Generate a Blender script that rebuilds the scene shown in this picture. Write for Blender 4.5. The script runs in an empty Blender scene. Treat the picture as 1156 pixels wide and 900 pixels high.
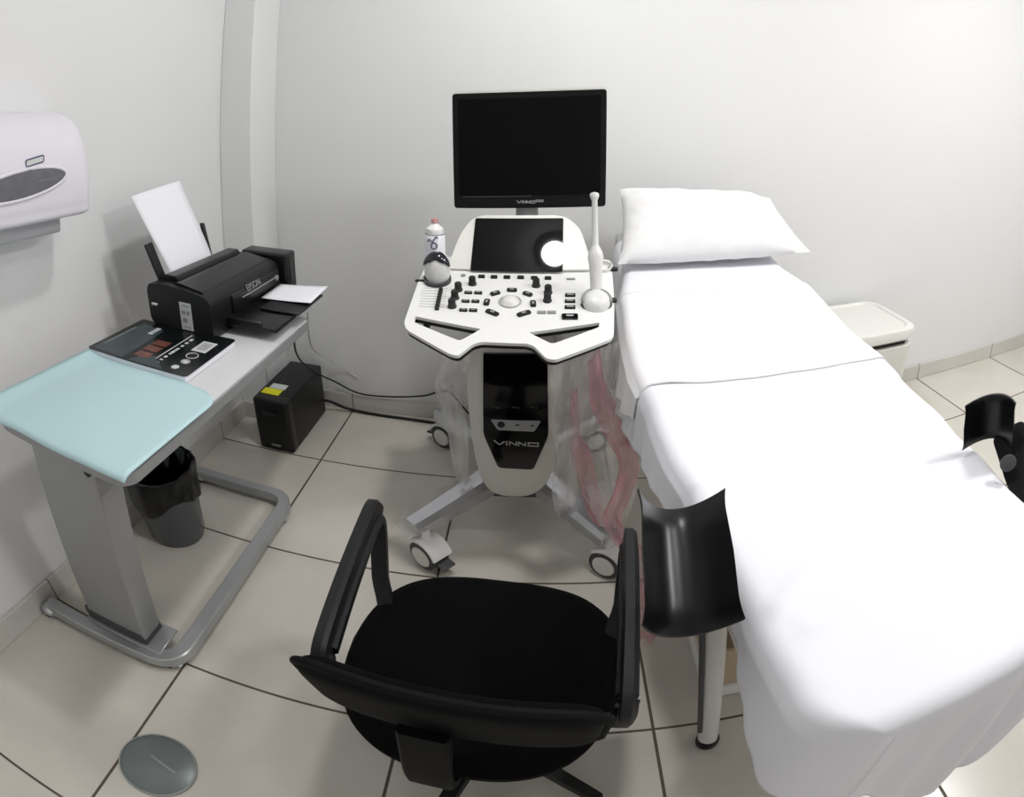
import bpy, bmesh, math, random
from math import sin, cos, pi, radians, hypot, sqrt, atan2, tan
from mathutils import Vector, Matrix, noise

# ------------------------------------------------------------------ set-up
S = 0.85                       # layout unit -> metres
SC = bpy.context.scene
COL = SC.collection
V3 = Vector
random.seed(7)

# ------------------------------------------------------------------ camera (wide phone panorama: equidistant projection)
F, CX, CY, PITCH, ROLL, YAW = 638.18, 602.0, 87.5, -.0564, .0093, -.0185
HC = 1.5
CAM = V3((0, 0, HC))

def ray(x, y):
    u = (x - CX) / F; v = (CY - y) / F
    r = hypot(u, v) + 1e-12
    a, b, c_ = sin(r) * u / r, sin(r) * v / r, cos(r)
    c, s = cos(ROLL), sin(ROLL)
    X, Y = c * a - s * b, s * a + c * b
    c, s = cos(PITCH), sin(PITCH)
    Zw = c * Y - s * c_; Yw = s * Y + c * c_
    c, s = cos(YAW), sin(YAW)
    return V3((c * X + s * Yw, -s * X + c * Yw, Zw))

def onz(x, y, z=0.0):
    d = ray(x, y); return CAM + d * ((z - HC) / d.z)
def ony(x, y, yy):
    d = ray(x, y); return CAM + d * (yy / d.y)
def onx(x, y, xx):
    d = ray(x, y); return CAM + d * (xx / d.x)
def onplane(x, y, o, n):
    d = ray(x, y); return CAM + d * ((o - CAM).dot(n) / d.dot(n))

cam = bpy.data.cameras.new('camera'); co = bpy.data.objects.new('camera', cam); COL.objects.link(co); SC.camera = co
cam.type = 'PANO'; cam.panorama_type = 'FISHEYE_LENS_POLYNOMIAL'
cam.sensor_fit = 'HORIZONTAL'; cam.sensor_width = 36; cam.sensor_height = 36 * 900 / 1156
cam.fisheye_fov = 3.8
cam.fisheye_polynomial_k0 = 0; cam.fisheye_polynomial_k1 = -1156 / (F * 36)
cam.fisheye_polynomial_k2 = 0; cam.fisheye_polynomial_k3 = 0; cam.fisheye_polynomial_k4 = 0
cam.shift_x = -(CX - 578) / 1156; cam.shift_y = (CY - 450) / 900
cam.clip_start = .02
_f = ray(CX, CY); _x = (ray(CX + 1, CY) - ray(CX - 1, CY)).normalized(); _y = (ray(CX, CY - 1) - ray(CX, CY + 1)).normalized()
co.matrix_world = Matrix(((_x.x, _y.x, -_f.x, 0), (_x.y, _y.y, -_f.y, 0), (_x.z, _y.z, -_f.z, HC * S), (0, 0, 0, 1)))

# ------------------------------------------------------------------ mesh builder
def frame(z, up=None):
    z = V3(z).normalized()
    up = V3(up) if up else (V3((0, 0, 1)) if abs(z.z) < .95 else V3((0, 1, 0)))
    x = up.cross(z).normalized(); y = z.cross(x)
    return Matrix((x, y, z)).transposed()

def xf(loc=(0, 0, 0), rot=None):
    m = (rot.to_4x4() if rot is not None else Matrix.Identity(4)).copy()
    m.translation = V3(loc); return m

def axes(o, x, y):
    """matrix with origin o, x axis x, y axis near y"""
    x = V3(x).normalized(); z = x.cross(V3(y)).normalized(); y = z.cross(x)
    m = Matrix((x, y, z)).transposed().to_4x4(); m.translation = V3(o); return m

class MB:
    def __init__(s): s.v = []; s.f = []
    def raw(s, v, f, M=None):
        b = len(s.v)
        s.v += [(M @ V3(p)) if M is not None else V3(p) for p in v]
        s.f += [tuple(b + i for i in q) for q in f]
        return s
    def bm(s, bm, M=None):
        bm.verts.index_update()
        s.raw([v.co.copy() for v in bm.verts], [[v.index for v in f.verts] for f in bm.faces], M); bm.free(); return s
    def box(s, c, d, bev=0, seg=2, M=None):
        bm = bmesh.new(); bmesh.ops.create_cube(bm, size=1)
        for v in bm.verts: v.co = V3((v.co.x * d[0], v.co.y * d[1], v.co.z * d[2]))
        if bev: bmesh.ops.bevel(bm, geom=bm.edges[:], offset=bev, segments=seg, affect='EDGES', profile=.6)
        for v in bm.verts: v.co += V3(c)
        return s.bm(bm, M)
    def cyl(s, p0, p1, r0, r1=None, seg=24, bev=0):
        p0, p1 = V3(p0), V3(p1); r1 = r0 if r1 is None else r1
        L = (p1 - p0).length; M = xf(p0, frame(p1 - p0))
        if bev: pr = [(0, 0), (r0 - bev, 0), (r0 - .3 * bev, .3 * bev), (r0, bev), (r1, L - bev), (r1 - .3 * bev, L - .3 * bev), (r1 - bev, L), (0, L)]
        else: pr = [(0, 0), (r0, 0), (r1, L), (0, L)]
        return s.lathe(pr, seg, M)
    def lathe(s, prof, seg=32, M=None, sx=1, sy=1):
        v = []; f = []; n = len(prof); idx = []
        for (r, z) in prof:
            if r < 1e-6: idx.append([len(v)] * seg); v.append(V3((0, 0, z)))
            else:
                idx.append(list(range(len(v), len(v) + seg)))
                v += [V3((r * cos(2 * pi * k / seg) * sx, r * sin(2 * pi * k / seg) * sy, z)) for k in range(seg)]
        for i in range(n - 1):
            for k in range(seg):
                q = [idx[i][k], idx[i][(k + 1) % seg], idx[i + 1][(k + 1) % seg], idx[i + 1][k]]
                q = list(dict.fromkeys(q))
                if len(q) > 2: f.append(q)
        return s.raw(v, f, M)
    def sweep(s, pts, prof, closed=False, up=(0, 0, 1), scale=None):
        """profile (list of (a,b)) swept along pts; a = side, b = up"""
        pts = [V3(p) for p in pts]; n = len(pts); m = len(prof); v = []; f = []
        nrm = None
        for i in range(n):
            if closed: t = pts[(i + 1) % n] - pts[i - 1]
            else: t = pts[min(i + 1, n - 1)] - pts[max(i - 1, 0)]
            t.normalize()
            if nrm is None:
                u = V3(up)
                if abs(u.dot(t)) > .97: u = V3((1, 0, 0)) if abs(t.x) < .9 else V3((0, 1, 0))
                nrm = (u - t * u.dot(t)).normalized()
            else: nrm = (nrm - t * nrm.dot(t)).normalized()
            sd = t.cross(nrm); k = scale[i] if scale else 1
            v += [pts[i] + sd * (a * k) + nrm * (b * k) for a, b in prof]
        for i in range(n if closed else n - 1):
            j = (i + 1) % n
            for k in range(m): f.append((i * m + k, i * m + (k + 1) % m, j * m + (k + 1) % m, j * m + k))
        if not closed: f.append(tuple(range(m))[::-1]); f.append(tuple((n - 1) * m + k for k in range(m)))
        return s.raw(v, f)
    def tube(s, pts, r, seg=10, closed=False, scale=None):
        return s.sweep(pts, [(r * cos(2 * pi * k / seg), r * sin(2 * pi * k / seg)) for k in range(seg)], closed, scale=scale)
    def prism(s, loops, z0, z1, M=None):
        """loops: outer polygon then holes, 2-D; flat plate z0..z1"""
        if not isinstance(loops[0][0], (list, tuple, Vector)): loops = [loops]
        bm = bmesh.new(); ed = []; vs = []
        for lp in loops:
            a = [bm.verts.new((p[0], p[1], 0)) for p in lp]
            ed += [bm.edges.new((a[i], a[(i + 1) % len(a)])) for i in range(len(a))]; vs.append(a)
        bmesh.ops.triangle_fill(bm, use_beauty=True, use_dissolve=False, edges=ed)
        bm.verts.index_update(); nv = len(bm.verts)
        fl = [[v.index for v in f.verts] for f in bm.faces]
        flat = [v.co.copy() for v in bm.verts]
        v = [V3((p.x, p.y, z1)) for p in flat] + [V3((p.x, p.y, z0)) for p in flat]
        f = [q for q in fl] + [[nv + i for i in q[::-1]] for q in fl]
        for a in vs:
            ix = [p.index for p in a]
            for i in range(len(ix)): j = (i + 1) % len(ix); f.append((ix[i], ix[j], nv + ix[j], nv + ix[i]))
        bm.free(); return s.raw(v, f, M)
    def grid(s, fn, nu, nv, cu=False, cv=False):
        a = nu if cu else nu + 1; b = nv if cv else nv + 1
        v = [V3(fn(i / nu, j / nv)) for i in range(a) for j in range(b)]
        f = [(i * b + j, ((i + 1) % a) * b + j, ((i + 1) % a) * b + (j + 1) % b, i * b + (j + 1) % b) for i in range(nu) for j in range(nv)]
        return s.raw(v, f)
    def ball(s, c, r, M=None, seg=24, n=12):
        r = (r, r, r) if not isinstance(r, (tuple, list)) else r
        v = [V3((cos(2 * pi * k / seg) * sin(pi * i / n), sin(2 * pi * k / seg) * sin(pi * i / n), cos(pi * i / n))) for i in range(n + 1) for k in range(seg)]
        v = [V3((p.x * r[0], p.y * r[1], p.z * r[2])) + V3(c) for p in v]
        f = [(i * seg + k, (i + 1) * seg + k, (i + 1) * seg + (k + 1) % seg, i * seg + (k + 1) % seg) for i in range(n) for k in range(seg)]
        return s.raw(v, f, M)

def rrect(w, h, r, seg=6, cx=0, cy=0):
    o = []
    for sx, sy, a0 in ((1, 1, 0), (-1, 1, 90), (-1, -1, 180), (1, -1, 270)):
        for k in range(seg + 1):
            a = radians(a0 + 90 * k / seg)
            o.append((cx + sx * (w / 2 - r) + r * cos(a), cy + sy * (h / 2 - r) + r * sin(a)))
    return o

def rpoly(pts, r, seg=5):
    """round the corners of a 2-D polygon; r scalar or list"""
    n = len(pts); out = []
    for i in range(n):
        p, a, b = V3((*pts[i], 0)), V3((*pts[i - 1], 0)), V3((*pts[(i + 1) % n], 0))
        rr = r[i] if isinstance(r, (list, tuple)) else r
        da, db = (a - p), (b - p); rr = min(rr, da.length * .45, db.length * .45)
        if rr < 1e-5: out.append((p.x, p.y)); continue
        A = p + da.normalized() * rr; B = p + db.normalized() * rr
        for k in range(seg + 1):
            t = k / seg; q = A * (1 - t) ** 2 + p * 2 * t * (1 - t) + B * t * t
            out.append((q.x, q.y))
    return out

def spline(pts, n=8, closed=False):
    pts = [V3(p) for p in pts]; m = len(pts); o = []
    for i in range(m if closed else m - 1):
        g = (lambda k: pts[k % m]) if closed else (lambda k: pts[max(0, min(m - 1, k))])
        a, b, c, d = g(i - 1), g(i), g(i + 1), g(i + 2)
        for k in range(n):
            t = k / n
            o.append(.5 * (2 * b + (c - a) * t + (2 * a - 5 * b + 4 * c - d) * t * t + (3 * b - a - 3 * c + d) * t ** 3))
    if not closed: o.append(pts[-1])
    return o

def lerp(tab, x):
    if x <= tab[0][0]: return tab[0][1]
    for (a, u), (b, w) in zip(tab, tab[1:]):
        if x <= b:
            t = (x - a) / (b - a); t = t * t * (3 - 2 * t); return u + (w - u) * t
    return tab[-1][1]

def thing(name, label, cat, loc, group=None):
    o = bpy.data.objects.new(name, None); COL.objects.link(o)
    o.empty_display_size = .05
    o.location = V3(loc) * S; o['label'] = label; o['category'] = cat
    if group: o['group'] = group
    o['u'] = [float(a) for a in loc]
    return o

def wloc(o):
    p = V3((0, 0, 0))
    while o: p += V3(o.location); o = o.parent
    return p

def obj(name, mb, mat, parent=None, ang=38, origin=None, solid=0, sub=0):
    """mb in layout units, world placement"""
    me = bpy.data.meshes.new(name)
    base = wloc(parent) if parent else V3((0, 0, 0))
    og = V3(origin) * S if origin is not None else (base if parent else None)
    if og is None:
        lo = V3([min(p[i] for p in mb.v) for i in range(3)]); hi = V3([max(p[i] for p in mb.v) for i in range(3)])
        og = V3(((lo.x + hi.x) / 2, (lo.y + hi.y) / 2, lo.z)) * S
    me.from_pydata([p * S - og for p in mb.v], [], mb.f); me.update()
    bm = bmesh.new(); bm.from_mesh(me); bmesh.ops.recalc_face_normals(bm, faces=bm.faces[:]); bm.to_mesh(me); bm.free()
    me.shade_smooth(); me.set_sharp_from_angle(angle=radians(ang))
    o = bpy.data.objects.new(name, me); COL.objects.link(o)
    if parent: o.parent = parent
    o.location = og - base
    if mat: me.materials.append(mat)
    if solid:
        m = o.modifiers.new('thickness', 'SOLIDIFY'); m.thickness = solid * S; m.offset = 0
    if sub:
        m = o.modifiers.new('smooth', 'SUBSURF'); m.levels = sub; m.render_levels = sub
    return o

def tag(o, label, cat, group=None):
    o['label'] = label; o['category'] = cat
    if group: o['group'] = group
    return o

def struct(name, mb, mat):
    o = obj(name, mb, mat); o['kind'] = 'structure'; return o

# ------------------------------------------------------------------ materials
def lin(c):
    return tuple((x / 12.92 if x <= .04045 else ((x + .055) / 1.055) ** 2.4) for x in c)

class NT:
    def __init__(s, name):
        s.m = bpy.data.materials.new(name); s.m.use_nodes = True; s.t = s.m.node_tree; s.t.nodes.clear()
        s.out = s.n('ShaderNodeOutputMaterial'); s.b = s.n('ShaderNodeBsdfPrincipled'); s.l(s.b.outputs[0], s.out.inputs[0])
    def n(s, t, **k):
        x = s.t.nodes.new(t)
        for a, v in k.items(): setattr(x, a, v)
        return x
    def l(s, a, b): s.t.links.new(a, b)
    def math(s, op, a, b=None):
        x = s.n('ShaderNodeMath', operation=op)
        for i, q in enumerate((a, b)):
            if q is None: continue
            if isinstance(q, (int, float)): x.inputs[i].default_value = q
            else: s.l(q, x.inputs[i])
        return x.outputs[0]

def mat(name, col, rough=.5, metal=0, var=.0, scale=30, bump=0, bscale=200, coat=0, spec=.5, trans=0, ior=1.45, alpha=1, sheen=0, sub=0):
    """col is sRGB 0..1"""
    g = NT(name); b = g.b; c = lin(col)
    b.inputs['Base Color'].default_value = (*c, 1); b.inputs['Roughness'].default_value = rough; b.inputs['Metallic'].default_value = metal
    b.inputs['Coat Weight'].default_value = coat; b.inputs['Specular IOR Level'].default_value = spec; b.inputs['IOR'].default_value = ior
    b.inputs['Transmission Weight'].default_value = trans; b.inputs['Alpha'].default_value = alpha
    if sheen: b.inputs['Sheen Weight'].default_value = sheen; b.inputs['Sheen Roughness'].default_value = .5
    tc = g.n('ShaderNodeTexCoord')
    if var:
        nz = g.n('ShaderNodeTexNoise'); nz.inputs['Scale'].default_value = scale; nz.inputs['Detail'].default_value = 4; g.l(tc.outputs['Object'], nz.inputs['Vector'])
        mx = g.n('ShaderNodeMix', data_type='RGBA'); g.l(nz.outputs['Fac'], mx.inputs['Factor'])
        mx.inputs['A'].default_value = (*[x * (1 - var) for x in c], 1); mx.inputs['B'].default_value = (*[min(1, x * (1 + var)) for x in c], 1)
        g.l(mx.outputs['Result'], b.inputs['Base Color'])
    if bump:
        nz = g.n('ShaderNodeTexNoise'); nz.inputs['Scale'].default_value = bscale; nz.inputs['Detail'].default_value = 3; g.l(tc.outputs['Object'], nz.inputs['Vector'])
        bp = g.n('ShaderNodeBump'); bp.inputs['Strength'].default_value = bump; bp.inputs['Distance'].default_value = .002
        g.l(nz.outputs['Fac'], bp.inputs['Height']); g.l(bp.outputs['Normal'], b.inputs['Normal'])
    return g.m

TILE = .5967; A0 = -.909; B0 = 1.9443; YB = 2.43; XL = -1.405; XR = 3.25; YR = -1.7; HT = 2.95
PX, PY = -1.243, 2.185          # pilaster in the far left corner

def tile_mat(name, col, grout, ax, ay, size, gw, rough, ox, oy, row=None):
    g = NT(name); b = g.b
    geo = g.n('ShaderNodeNewGeometry'); sp = g.n('ShaderNodeSeparateXYZ'); g.l(geo.outputs['Position'], sp.inputs[0])
    vx = g.math('SUBTRACT', sp.outputs[ax], ox * S); vy = g.math('SUBTRACT', sp.outputs[ay], oy * S)
    cb = g.n('ShaderNodeCombineXYZ'); g.l(vx, cb.inputs[0]); g.l(vy, cb.inputs[1])
    br = g.n('ShaderNodeTexBrick'); br.offset = 0; br.squash = 1; g.l(cb.outputs[0], br.inputs['Vector'])
    br.inputs['Scale'].default_value = 1; br.inputs['Brick Width'].default_value = size * S; br.inputs['Row Height'].default_value = (row or size) * S
    br.inputs['Mortar Size'].default_value = gw * S; br.inputs['Mortar Smooth'].default_value = .15; br.inputs['Bias'].default_value = 0
    c = lin(col); br.inputs['Color1'].default_value = (*[x * 1.03 for x in c], 1); br.inputs['Color2'].default_value = (*[x * .96 for x in c], 1)
    br.inputs['Mortar'].default_value = (*lin(grout), 1)
    nz = g.n('ShaderNodeTexNoise'); nz.inputs['Scale'].default_value = 5; nz.inputs['Detail'].default_value = 6; g.l(geo.outputs['Position'], nz.inputs['Vector'])
    rp = g.n('ShaderNodeMapRange'); g.l(nz.outputs['Fac'], rp.inputs[0]); rp.inputs[1].default_value = .3; rp.inputs[2].default_value = .7; rp.inputs[3].default_value = .93; rp.inputs[4].default_value = 1.04
    mx = g.n('ShaderNodeMix', data_type='RGBA', blend_type='MULTIPLY'); mx.inputs['Factor'].default_value = 1
    g.l(br.outputs['Color'], mx.inputs['A']); g.l(rp.outputs[0], mx.inputs['B']); g.l(mx.outputs['Result'], b.inputs['Base Color'])
    rr = g.math('ADD', g.math('MULTIPLY', br.outputs['Fac'], .5), rough); g.l(rr, b.inputs['Roughness'])
    bp = g.n('ShaderNodeBump'); bp.inputs['Strength'].default_value = .5; bp.inputs['Distance'].default_value = .002; bp.invert = True
    g.l(br.outputs['Fac'], bp.inputs['Height']); g.l(bp.outputs['Normal'], b.inputs['Normal'])
    return g.m

M = {}
M['floor'] = tile_mat('glazed_floor_tile', (.815, .797, .76), (.34, .30, .26), 0, 1, TILE, .0042, .22, A0, B0)
M['base_y'] = tile_mat('baseboard_tile', (.80, .79, .77), (.47, .45, .42), 0, 2, TILE, .003, .3, A0, -.4, 3)
M['base_x'] = tile_mat('baseboard_tile_side', (.80, .79, .77), (.47, .45, .42), 1, 2, TILE, .003, .3, B0, -.4, 3)
M['wall'] = mat('wall_paint', (.885, .887, .890), .75, var=.012, scale=3, bump=.05, bscale=120)
M['ceil'] = mat('ceiling_paint', (.93, .93, .925), .8, var=.01, scale=3)
M['white'] = mat('white_abs_plastic', (.91, .91, .905), .32, var=.01, scale=8)
M['offwhite'] = mat('off_white_plastic', (.86, .86, .84), .36, var=.01, scale=8)
M['warmwhite'] = mat('warm_white_shell', (.83, .825, .80), .35, var=.015, scale=6)
M['black'] = mat('black_plastic', (.045, .046, .05), .42, var=.1, scale=40, bump=.05, bscale=500)
M['blacksat'] = mat('black_satin_plastic', (.055, .057, .062), .33, var=.05, scale=20)
M['gloss'] = mat('gloss_black', (.02, .021, .026), .10, coat=.3, var=.02, scale=8)
M['shell'] = mat('gloss_black_moulding', (.018, .020, .028), .32, spec=.4, var=.05, scale=6)
M['screen'] = mat('switched_off_screen', (.006, .006, .010), .4, var=.02, scale=5, spec=.15)
M['glass'] = mat('touch_glass', (.02, .014, .018), .03, var=.05, scale=12, spec=.28)
M['bezel'] = mat('monitor_bezel_black', (.022, .023, .028), .38, var=.03, scale=10, spec=.3)
M['matt'] = mat('matt_black_moulding', (.035, .034, .04), .6, var=.06, scale=50, bump=.08, bscale=400, spec=.15)
M['key'] = mat('charcoal_key', (.13, .13, .135), .45, var=.05, scale=60)
M['keymark'] = mat('grey_key_marking', (.62, .62, .62), .5, var=.02)
M['grey'] = mat('mid_grey_plastic', (.56, .565, .57), .42, var=.03, scale=12)
M['darkgrey'] = mat('dark_grey_rubber', (.25, .255, .26), .55, var=.06, scale=30)
M['line'] = mat('fine_grey_line', (.68, .68, .67), .5, var=.02)
M['chrome'] = mat('chrome', (.80, .81, .83), .2, 1, var=.03, scale=10)
M['steel'] = mat('painted_grey_steel', (.60, .605, .61), .38, .25, var=.035, scale=14, bump=.03, bscale=300)
M['steelframe'] = mat('satin_steel_tube', (.66, .67, .675), .33, .55, var=.05, scale=18)
M['table'] = mat('white_laminate', (.84, .84, .85), .3, var=.01, scale=5)
M['aqua'] = mat('aqua_vinyl', (.735, .85, .87), .48, var=.012, scale=9, bump=.03, bscale=60)
M['fabric'] = mat('black_mesh_fabric', (.014, .014, .016), .92, var=.2, scale=220, bump=.25, bscale=900, spec=.12)
M['backshell'] = mat('black_moulded_back', (.045, .045, .05), .7, var=.08, scale=60, bump=.1, bscale=500, spec=.15)
M['arm'] = mat('black_textured_arm', (.075, .078, .088), .45, var=.08, scale=60, bump=.12, bscale=450, spec=.35)
M['sheet'] = mat('white_cotton_sheet', (.905, .905, .93), .85, var=.008, scale=7, bump=.05, bscale=350, sheen=.1)
M['sheet2'] = mat('bright_cotton_drawsheet', (.93, .93, .937), .85, var=.006, scale=7, bump=.05, bscale=350, sheen=.1)
M['pillow'] = mat('white_pillowcase', (.92, .92, .926), .88, var=.006, scale=7, bump=.05, bscale=300, sheen=.1)
M['vinyl'] = mat('pale_grey_vinyl', (.70, .70, .70), .5, var=.03)
M['tube'] = mat('white_enamel_tube', (.80, .80, .79), .3, var=.02)
M['bag'] = mat('black_bin_bag', (.02, .02, .022), .28, var=.1, scale=30, bump=.3, bscale=60)
M['bin'] = mat('smoky_grey_bin', (.30, .32, .33), .25, var=.06, scale=10)
M['paper'] = mat('white_paper', (.93, .93, .955), .7, var=.005, scale=10)
M['yellow'] = mat('yellow_label', (.87, .86, .12), .5, var=.03)
M['label'] = mat('pale_label', (.80, .81, .81), .5, var=.03)
M['cover'] = mat('black_glossy_cover', (.055, .07, .075), .25, var=.35, scale=22)
M['photo'] = mat('brown_picture_print', (.42, .25, .21), .3, var=.75, scale=60)
M['slate'] = mat('slate_cover_print', (.20, .25, .265), .3, var=.25, scale=40)
M['navy'] = mat('navy_print', (.22, .22, .38), .4, var=.03)
M['window'] = mat('smoky_window', (.40, .40, .42), .3, var=.22, scale=45)
M['disp'] = mat('dispenser_white', (.865, .85, .88), .38, var=.008, scale=6)
M['disp2'] = mat('dispenser_mouth', (.72, .715, .73), .45, var=.02)
M['drain'] = mat('weathered_drain_steel', (.47, .50, .50), .38, .35, var=.18, scale=16)
M['drainedge'] = mat('drain_rim_steel', (.62, .64, .63), .35, .5, var=.08, scale=20)
M['pink'] = mat('pink_gel_tip', (.74, .55, .56), .35, var=.03)
M['probe'] = mat('probe_grey_white', (.86, .86, .855), .3, var=.015)
M['lens'] = mat('navy_probe_lens', (.055, .06, .11), .12, coat=.4, var=.05)
M['tub'] = mat('beige_tub_plastic', (.74, .67, .57), .45, var=.05, scale=8)
M['cable'] = mat('black_cable', (.04, .04, .042), .5, var=.1)
M['whitecord'] = mat('white_cord', (.80, .80, .79), .5, var=.02)

def film(name, col, alpha, rough=.18):
    """thin plastic film: part see-through, part glossy tinted"""
    g = NT(name); b = g.b
    b.inputs['Base Color'].default_value = (*lin(col), 1); b.inputs['Roughness'].default_value = rough
    tr = g.n('ShaderNodeBsdfTransparent'); tr.inputs[0].default_value = (.98, .97, .97, 1)
    tc = g.n('ShaderNodeTexCoord'); nz = g.n('ShaderNodeTexNoise'); nz.inputs['Scale'].default_value = 9; nz.inputs['Detail'].default_value = 5
    mp = g.n('ShaderNodeMapping'); mp.inputs['Scale'].default_value = (1.6, 1.6, .45); g.l(tc.outputs['Object'], mp.inputs[0]); g.l(mp.outputs[0], nz.inputs['Vector'])
    r = g.n('ShaderNodeMapRange'); g.l(nz.outputs['Fac'], r.inputs[0]); r.inputs[1].default_value = .35; r.inputs[2].default_value = .7
    r.inputs[3].default_value = alpha * .55; r.inputs[4].default_value = min(1, alpha * 1.6)
    mx = g.n('ShaderNodeMixShader'); tl = g.n('ShaderNodeBsdfTranslucent'); tl.inputs[0].default_value = (*lin(col), 1)
    m2 = g.n('ShaderNodeMixShader'); m2.inputs[0].default_value = .45; g.l(b.outputs[0], m2.inputs[1]); g.l(tl.outputs[0], m2.inputs[2])
    g.l(r.outputs[0], mx.inputs[0]); g.l(tr.outputs[0], mx.inputs[1]); g.l(m2.outputs[0], mx.inputs[2]); g.l(mx.outputs[0], g.out.inputs[0])
    return g.m
M['film'] = film('clear_plastic_film', (.95, .95, .94), .46)
M['filmleg'] = film('clear_sleeve_film', (.92, .93, .94), .17, .10)
M['pinkfilm'] = film('pink_plastic_film', (.90, .68, .72), .50)

def emit(name, col, st):
    g = NT(name); e = g.n('ShaderNodeEmission'); e.inputs[0].default_value = (*col, 1); e.inputs[1].default_value = st
    g.l(e.outputs[0], g.out.inputs[0]); return g.m
M['lamp'] = emit('lamp_diffuser_glow', (1, .99, .975), 40)
M['lamp0'] = emit('small_lamp_glow', (1, .99, .975), 300)
M['fill_lamp'] = emit('fill_lamp_glow', (1, .99, .98), 105)

# ------------------------------------------------------------------ room
struct('floor', MB().box(((XL + XR) / 2, (YB + YR) / 2, -.05), (XR - XL + .4, YB - YR + .4, .1)), M['floor'])
struct('ceiling', MB().box(((XL + XR) / 2, (YB + YR) / 2, HT + .05), (XR - XL + .4, YB - YR + .4, .1)), M['ceil'])
struct('wall_left', MB().box((XL - .06, (YB + YR) / 2, HT / 2), (.12, YB - YR + .3, HT)), M['wall'])
struct('wall_back', MB().box(((XL + XR) / 2, YB + .06, HT / 2), (XR - XL, .12, HT)), M['wall'])
struct('wall_right', MB().box((XR + .06, (YB + YR) / 2, HT / 2), (.12, YB - YR + .3, HT)), M['wall'])
struct('wall_rear', MB().box(((XL + XR) / 2, YR - .06, HT / 2), (XR - XL, .12, HT)), M['wall'])
struct('wall_pilaster', MB().box(((XL + PX) / 2, (YB + PY) / 2, HT / 2), (PX - XL, YB - PY, HT), .004, 1), M['wall'])
BH = .088; BT = .014
struct('baseboard_back', MB().box(((PX + XR) / 2, YB - BT / 2, BH / 2), (XR - PX, BT, BH), .003, 1), M['base_y'])
struct('baseboard_left', MB().box((XL + BT / 2, (PY + YR) / 2, BH / 2), (BT, PY - YR, BH), .003, 1), M['base_x'])
struct('baseboard_pilaster', MB().box(((XL + PX) / 2, PY - BT / 2, BH / 2), (PX - XL + BT, BT, BH), .003, 1).box((PX + BT / 2, (PY + YB) / 2, BH / 2), (BT, YB - PY, BH), .003, 1), M['base_y'])
struct('baseboard_right', MB().box((XR - BT / 2, (YB + YR) / 2, BH / 2), (BT, YB - YR, BH), .003, 1), M['base_x'])

def ceiling_lamp(x, y, r, mt, label):
    t = thing('ceiling_lamp', label, 'lamp', (x, y, HT), 'round ceiling lamps')
    obj('lamp_housing', MB().lathe([(0, 0), (r * 1.12, 0), (r * 1.16, -.02), (r * 1.1, -.045), (r * 1.0, -.05), (r * 1.0, -.03), (0, -.03)], 48, xf((x, y, HT))), M['white'], t)
    obj('diffuser', MB().lathe([(r * .99, -.035), (r * .97, -.055), (r * .8, -.07), (r * .4, -.078), (0, -.08)], 48, xf((x, y, HT))), mt, t)
ceiling_lamp(.085, 1.33, .085, M['lamp0'], 'small round ceiling lamp above the scanner cart, mirrored in the touch screen')
ceiling_lamp(1.1, .75, .17, M['lamp'], 'round white ceiling lamp over the foot of the bed')
ceiling_lamp(2.3, .85, .22, M['fill_lamp'], 'large round fill lamp added on the ceiling to brighten the right half of the room')  # added fill lamp, out of view, brightens the right wall

# ------------------------------------------------------------------ casters
def caster_on(name, parent, x, y, yaw, r, w, wheel_mat, hub_mat, hood_mat, lever=False):
    """twin wheel caster with hood; returns the wheel part"""
    Mx = xf((x, y, r), Matrix.Rotation(yaw, 3, 'Z'))
    m = MB()
    for s in (-1, 1):
        m.lathe([(0, -w * .5), (r * .62, -w * .5), (r * .8, -w * .42), (r * .97, -w * .36), (r, -w * .1), (r, w * .1), (r * .97, w * .36), (r * .8, w * .42), (r * .62, w * .5), (0, w * .5)], 36,
                Mx @ xf((0, s * w * .62, 0), Matrix.Rotation(pi / 2, 3, 'X')))
    c = obj(name, m, wheel_mat, parent)
    for s in (-1, 1):
        obj('hub_cap', MB().lathe([(0, 0), (r * .70, 0), (r * .66, w * .10), (0, w * .13)], 36, Mx @ xf((0, s * w * 1.10, 0), Matrix.Rotation(-s * pi / 2, 3, 'X'))), hub_mat, c)
    # hood: arc band over the wheel, with stem
    hb = MB(); pr = [(-w * .55, 0), (w * .55, 0), (w * .55, r * .16), (-w * .55, r * .16)]
    pts = [Mx @ V3((cos(a) * r * 1.05, 0, sin(a) * r * 1.05)) for a in [radians(15 + 10 * k) for k in range(13)]]
    hb.sweep(pts, [(a * 2.1, b) for a, b in pr], up=Mx.to_3x3() @ V3((1, 0, .3)))
    hb.cyl(Mx @ V3((-r * .15, 0, r * 1.1)), Mx @ V3((-r * .15, 0, r * 1.75)), r * .28)
    obj('hood', hb, hood_mat, c)
    if lever:
        obj('brake_lever', MB().box((r * 1.25, 0, r * .15), (r * .75, w * 1.5, r * .16), r * .05, 2, Mx @ xf((0, 0, 0), Matrix.Rotation(radians(12), 3, 'Y'))), M['darkgrey'], c)
    return c

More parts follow.
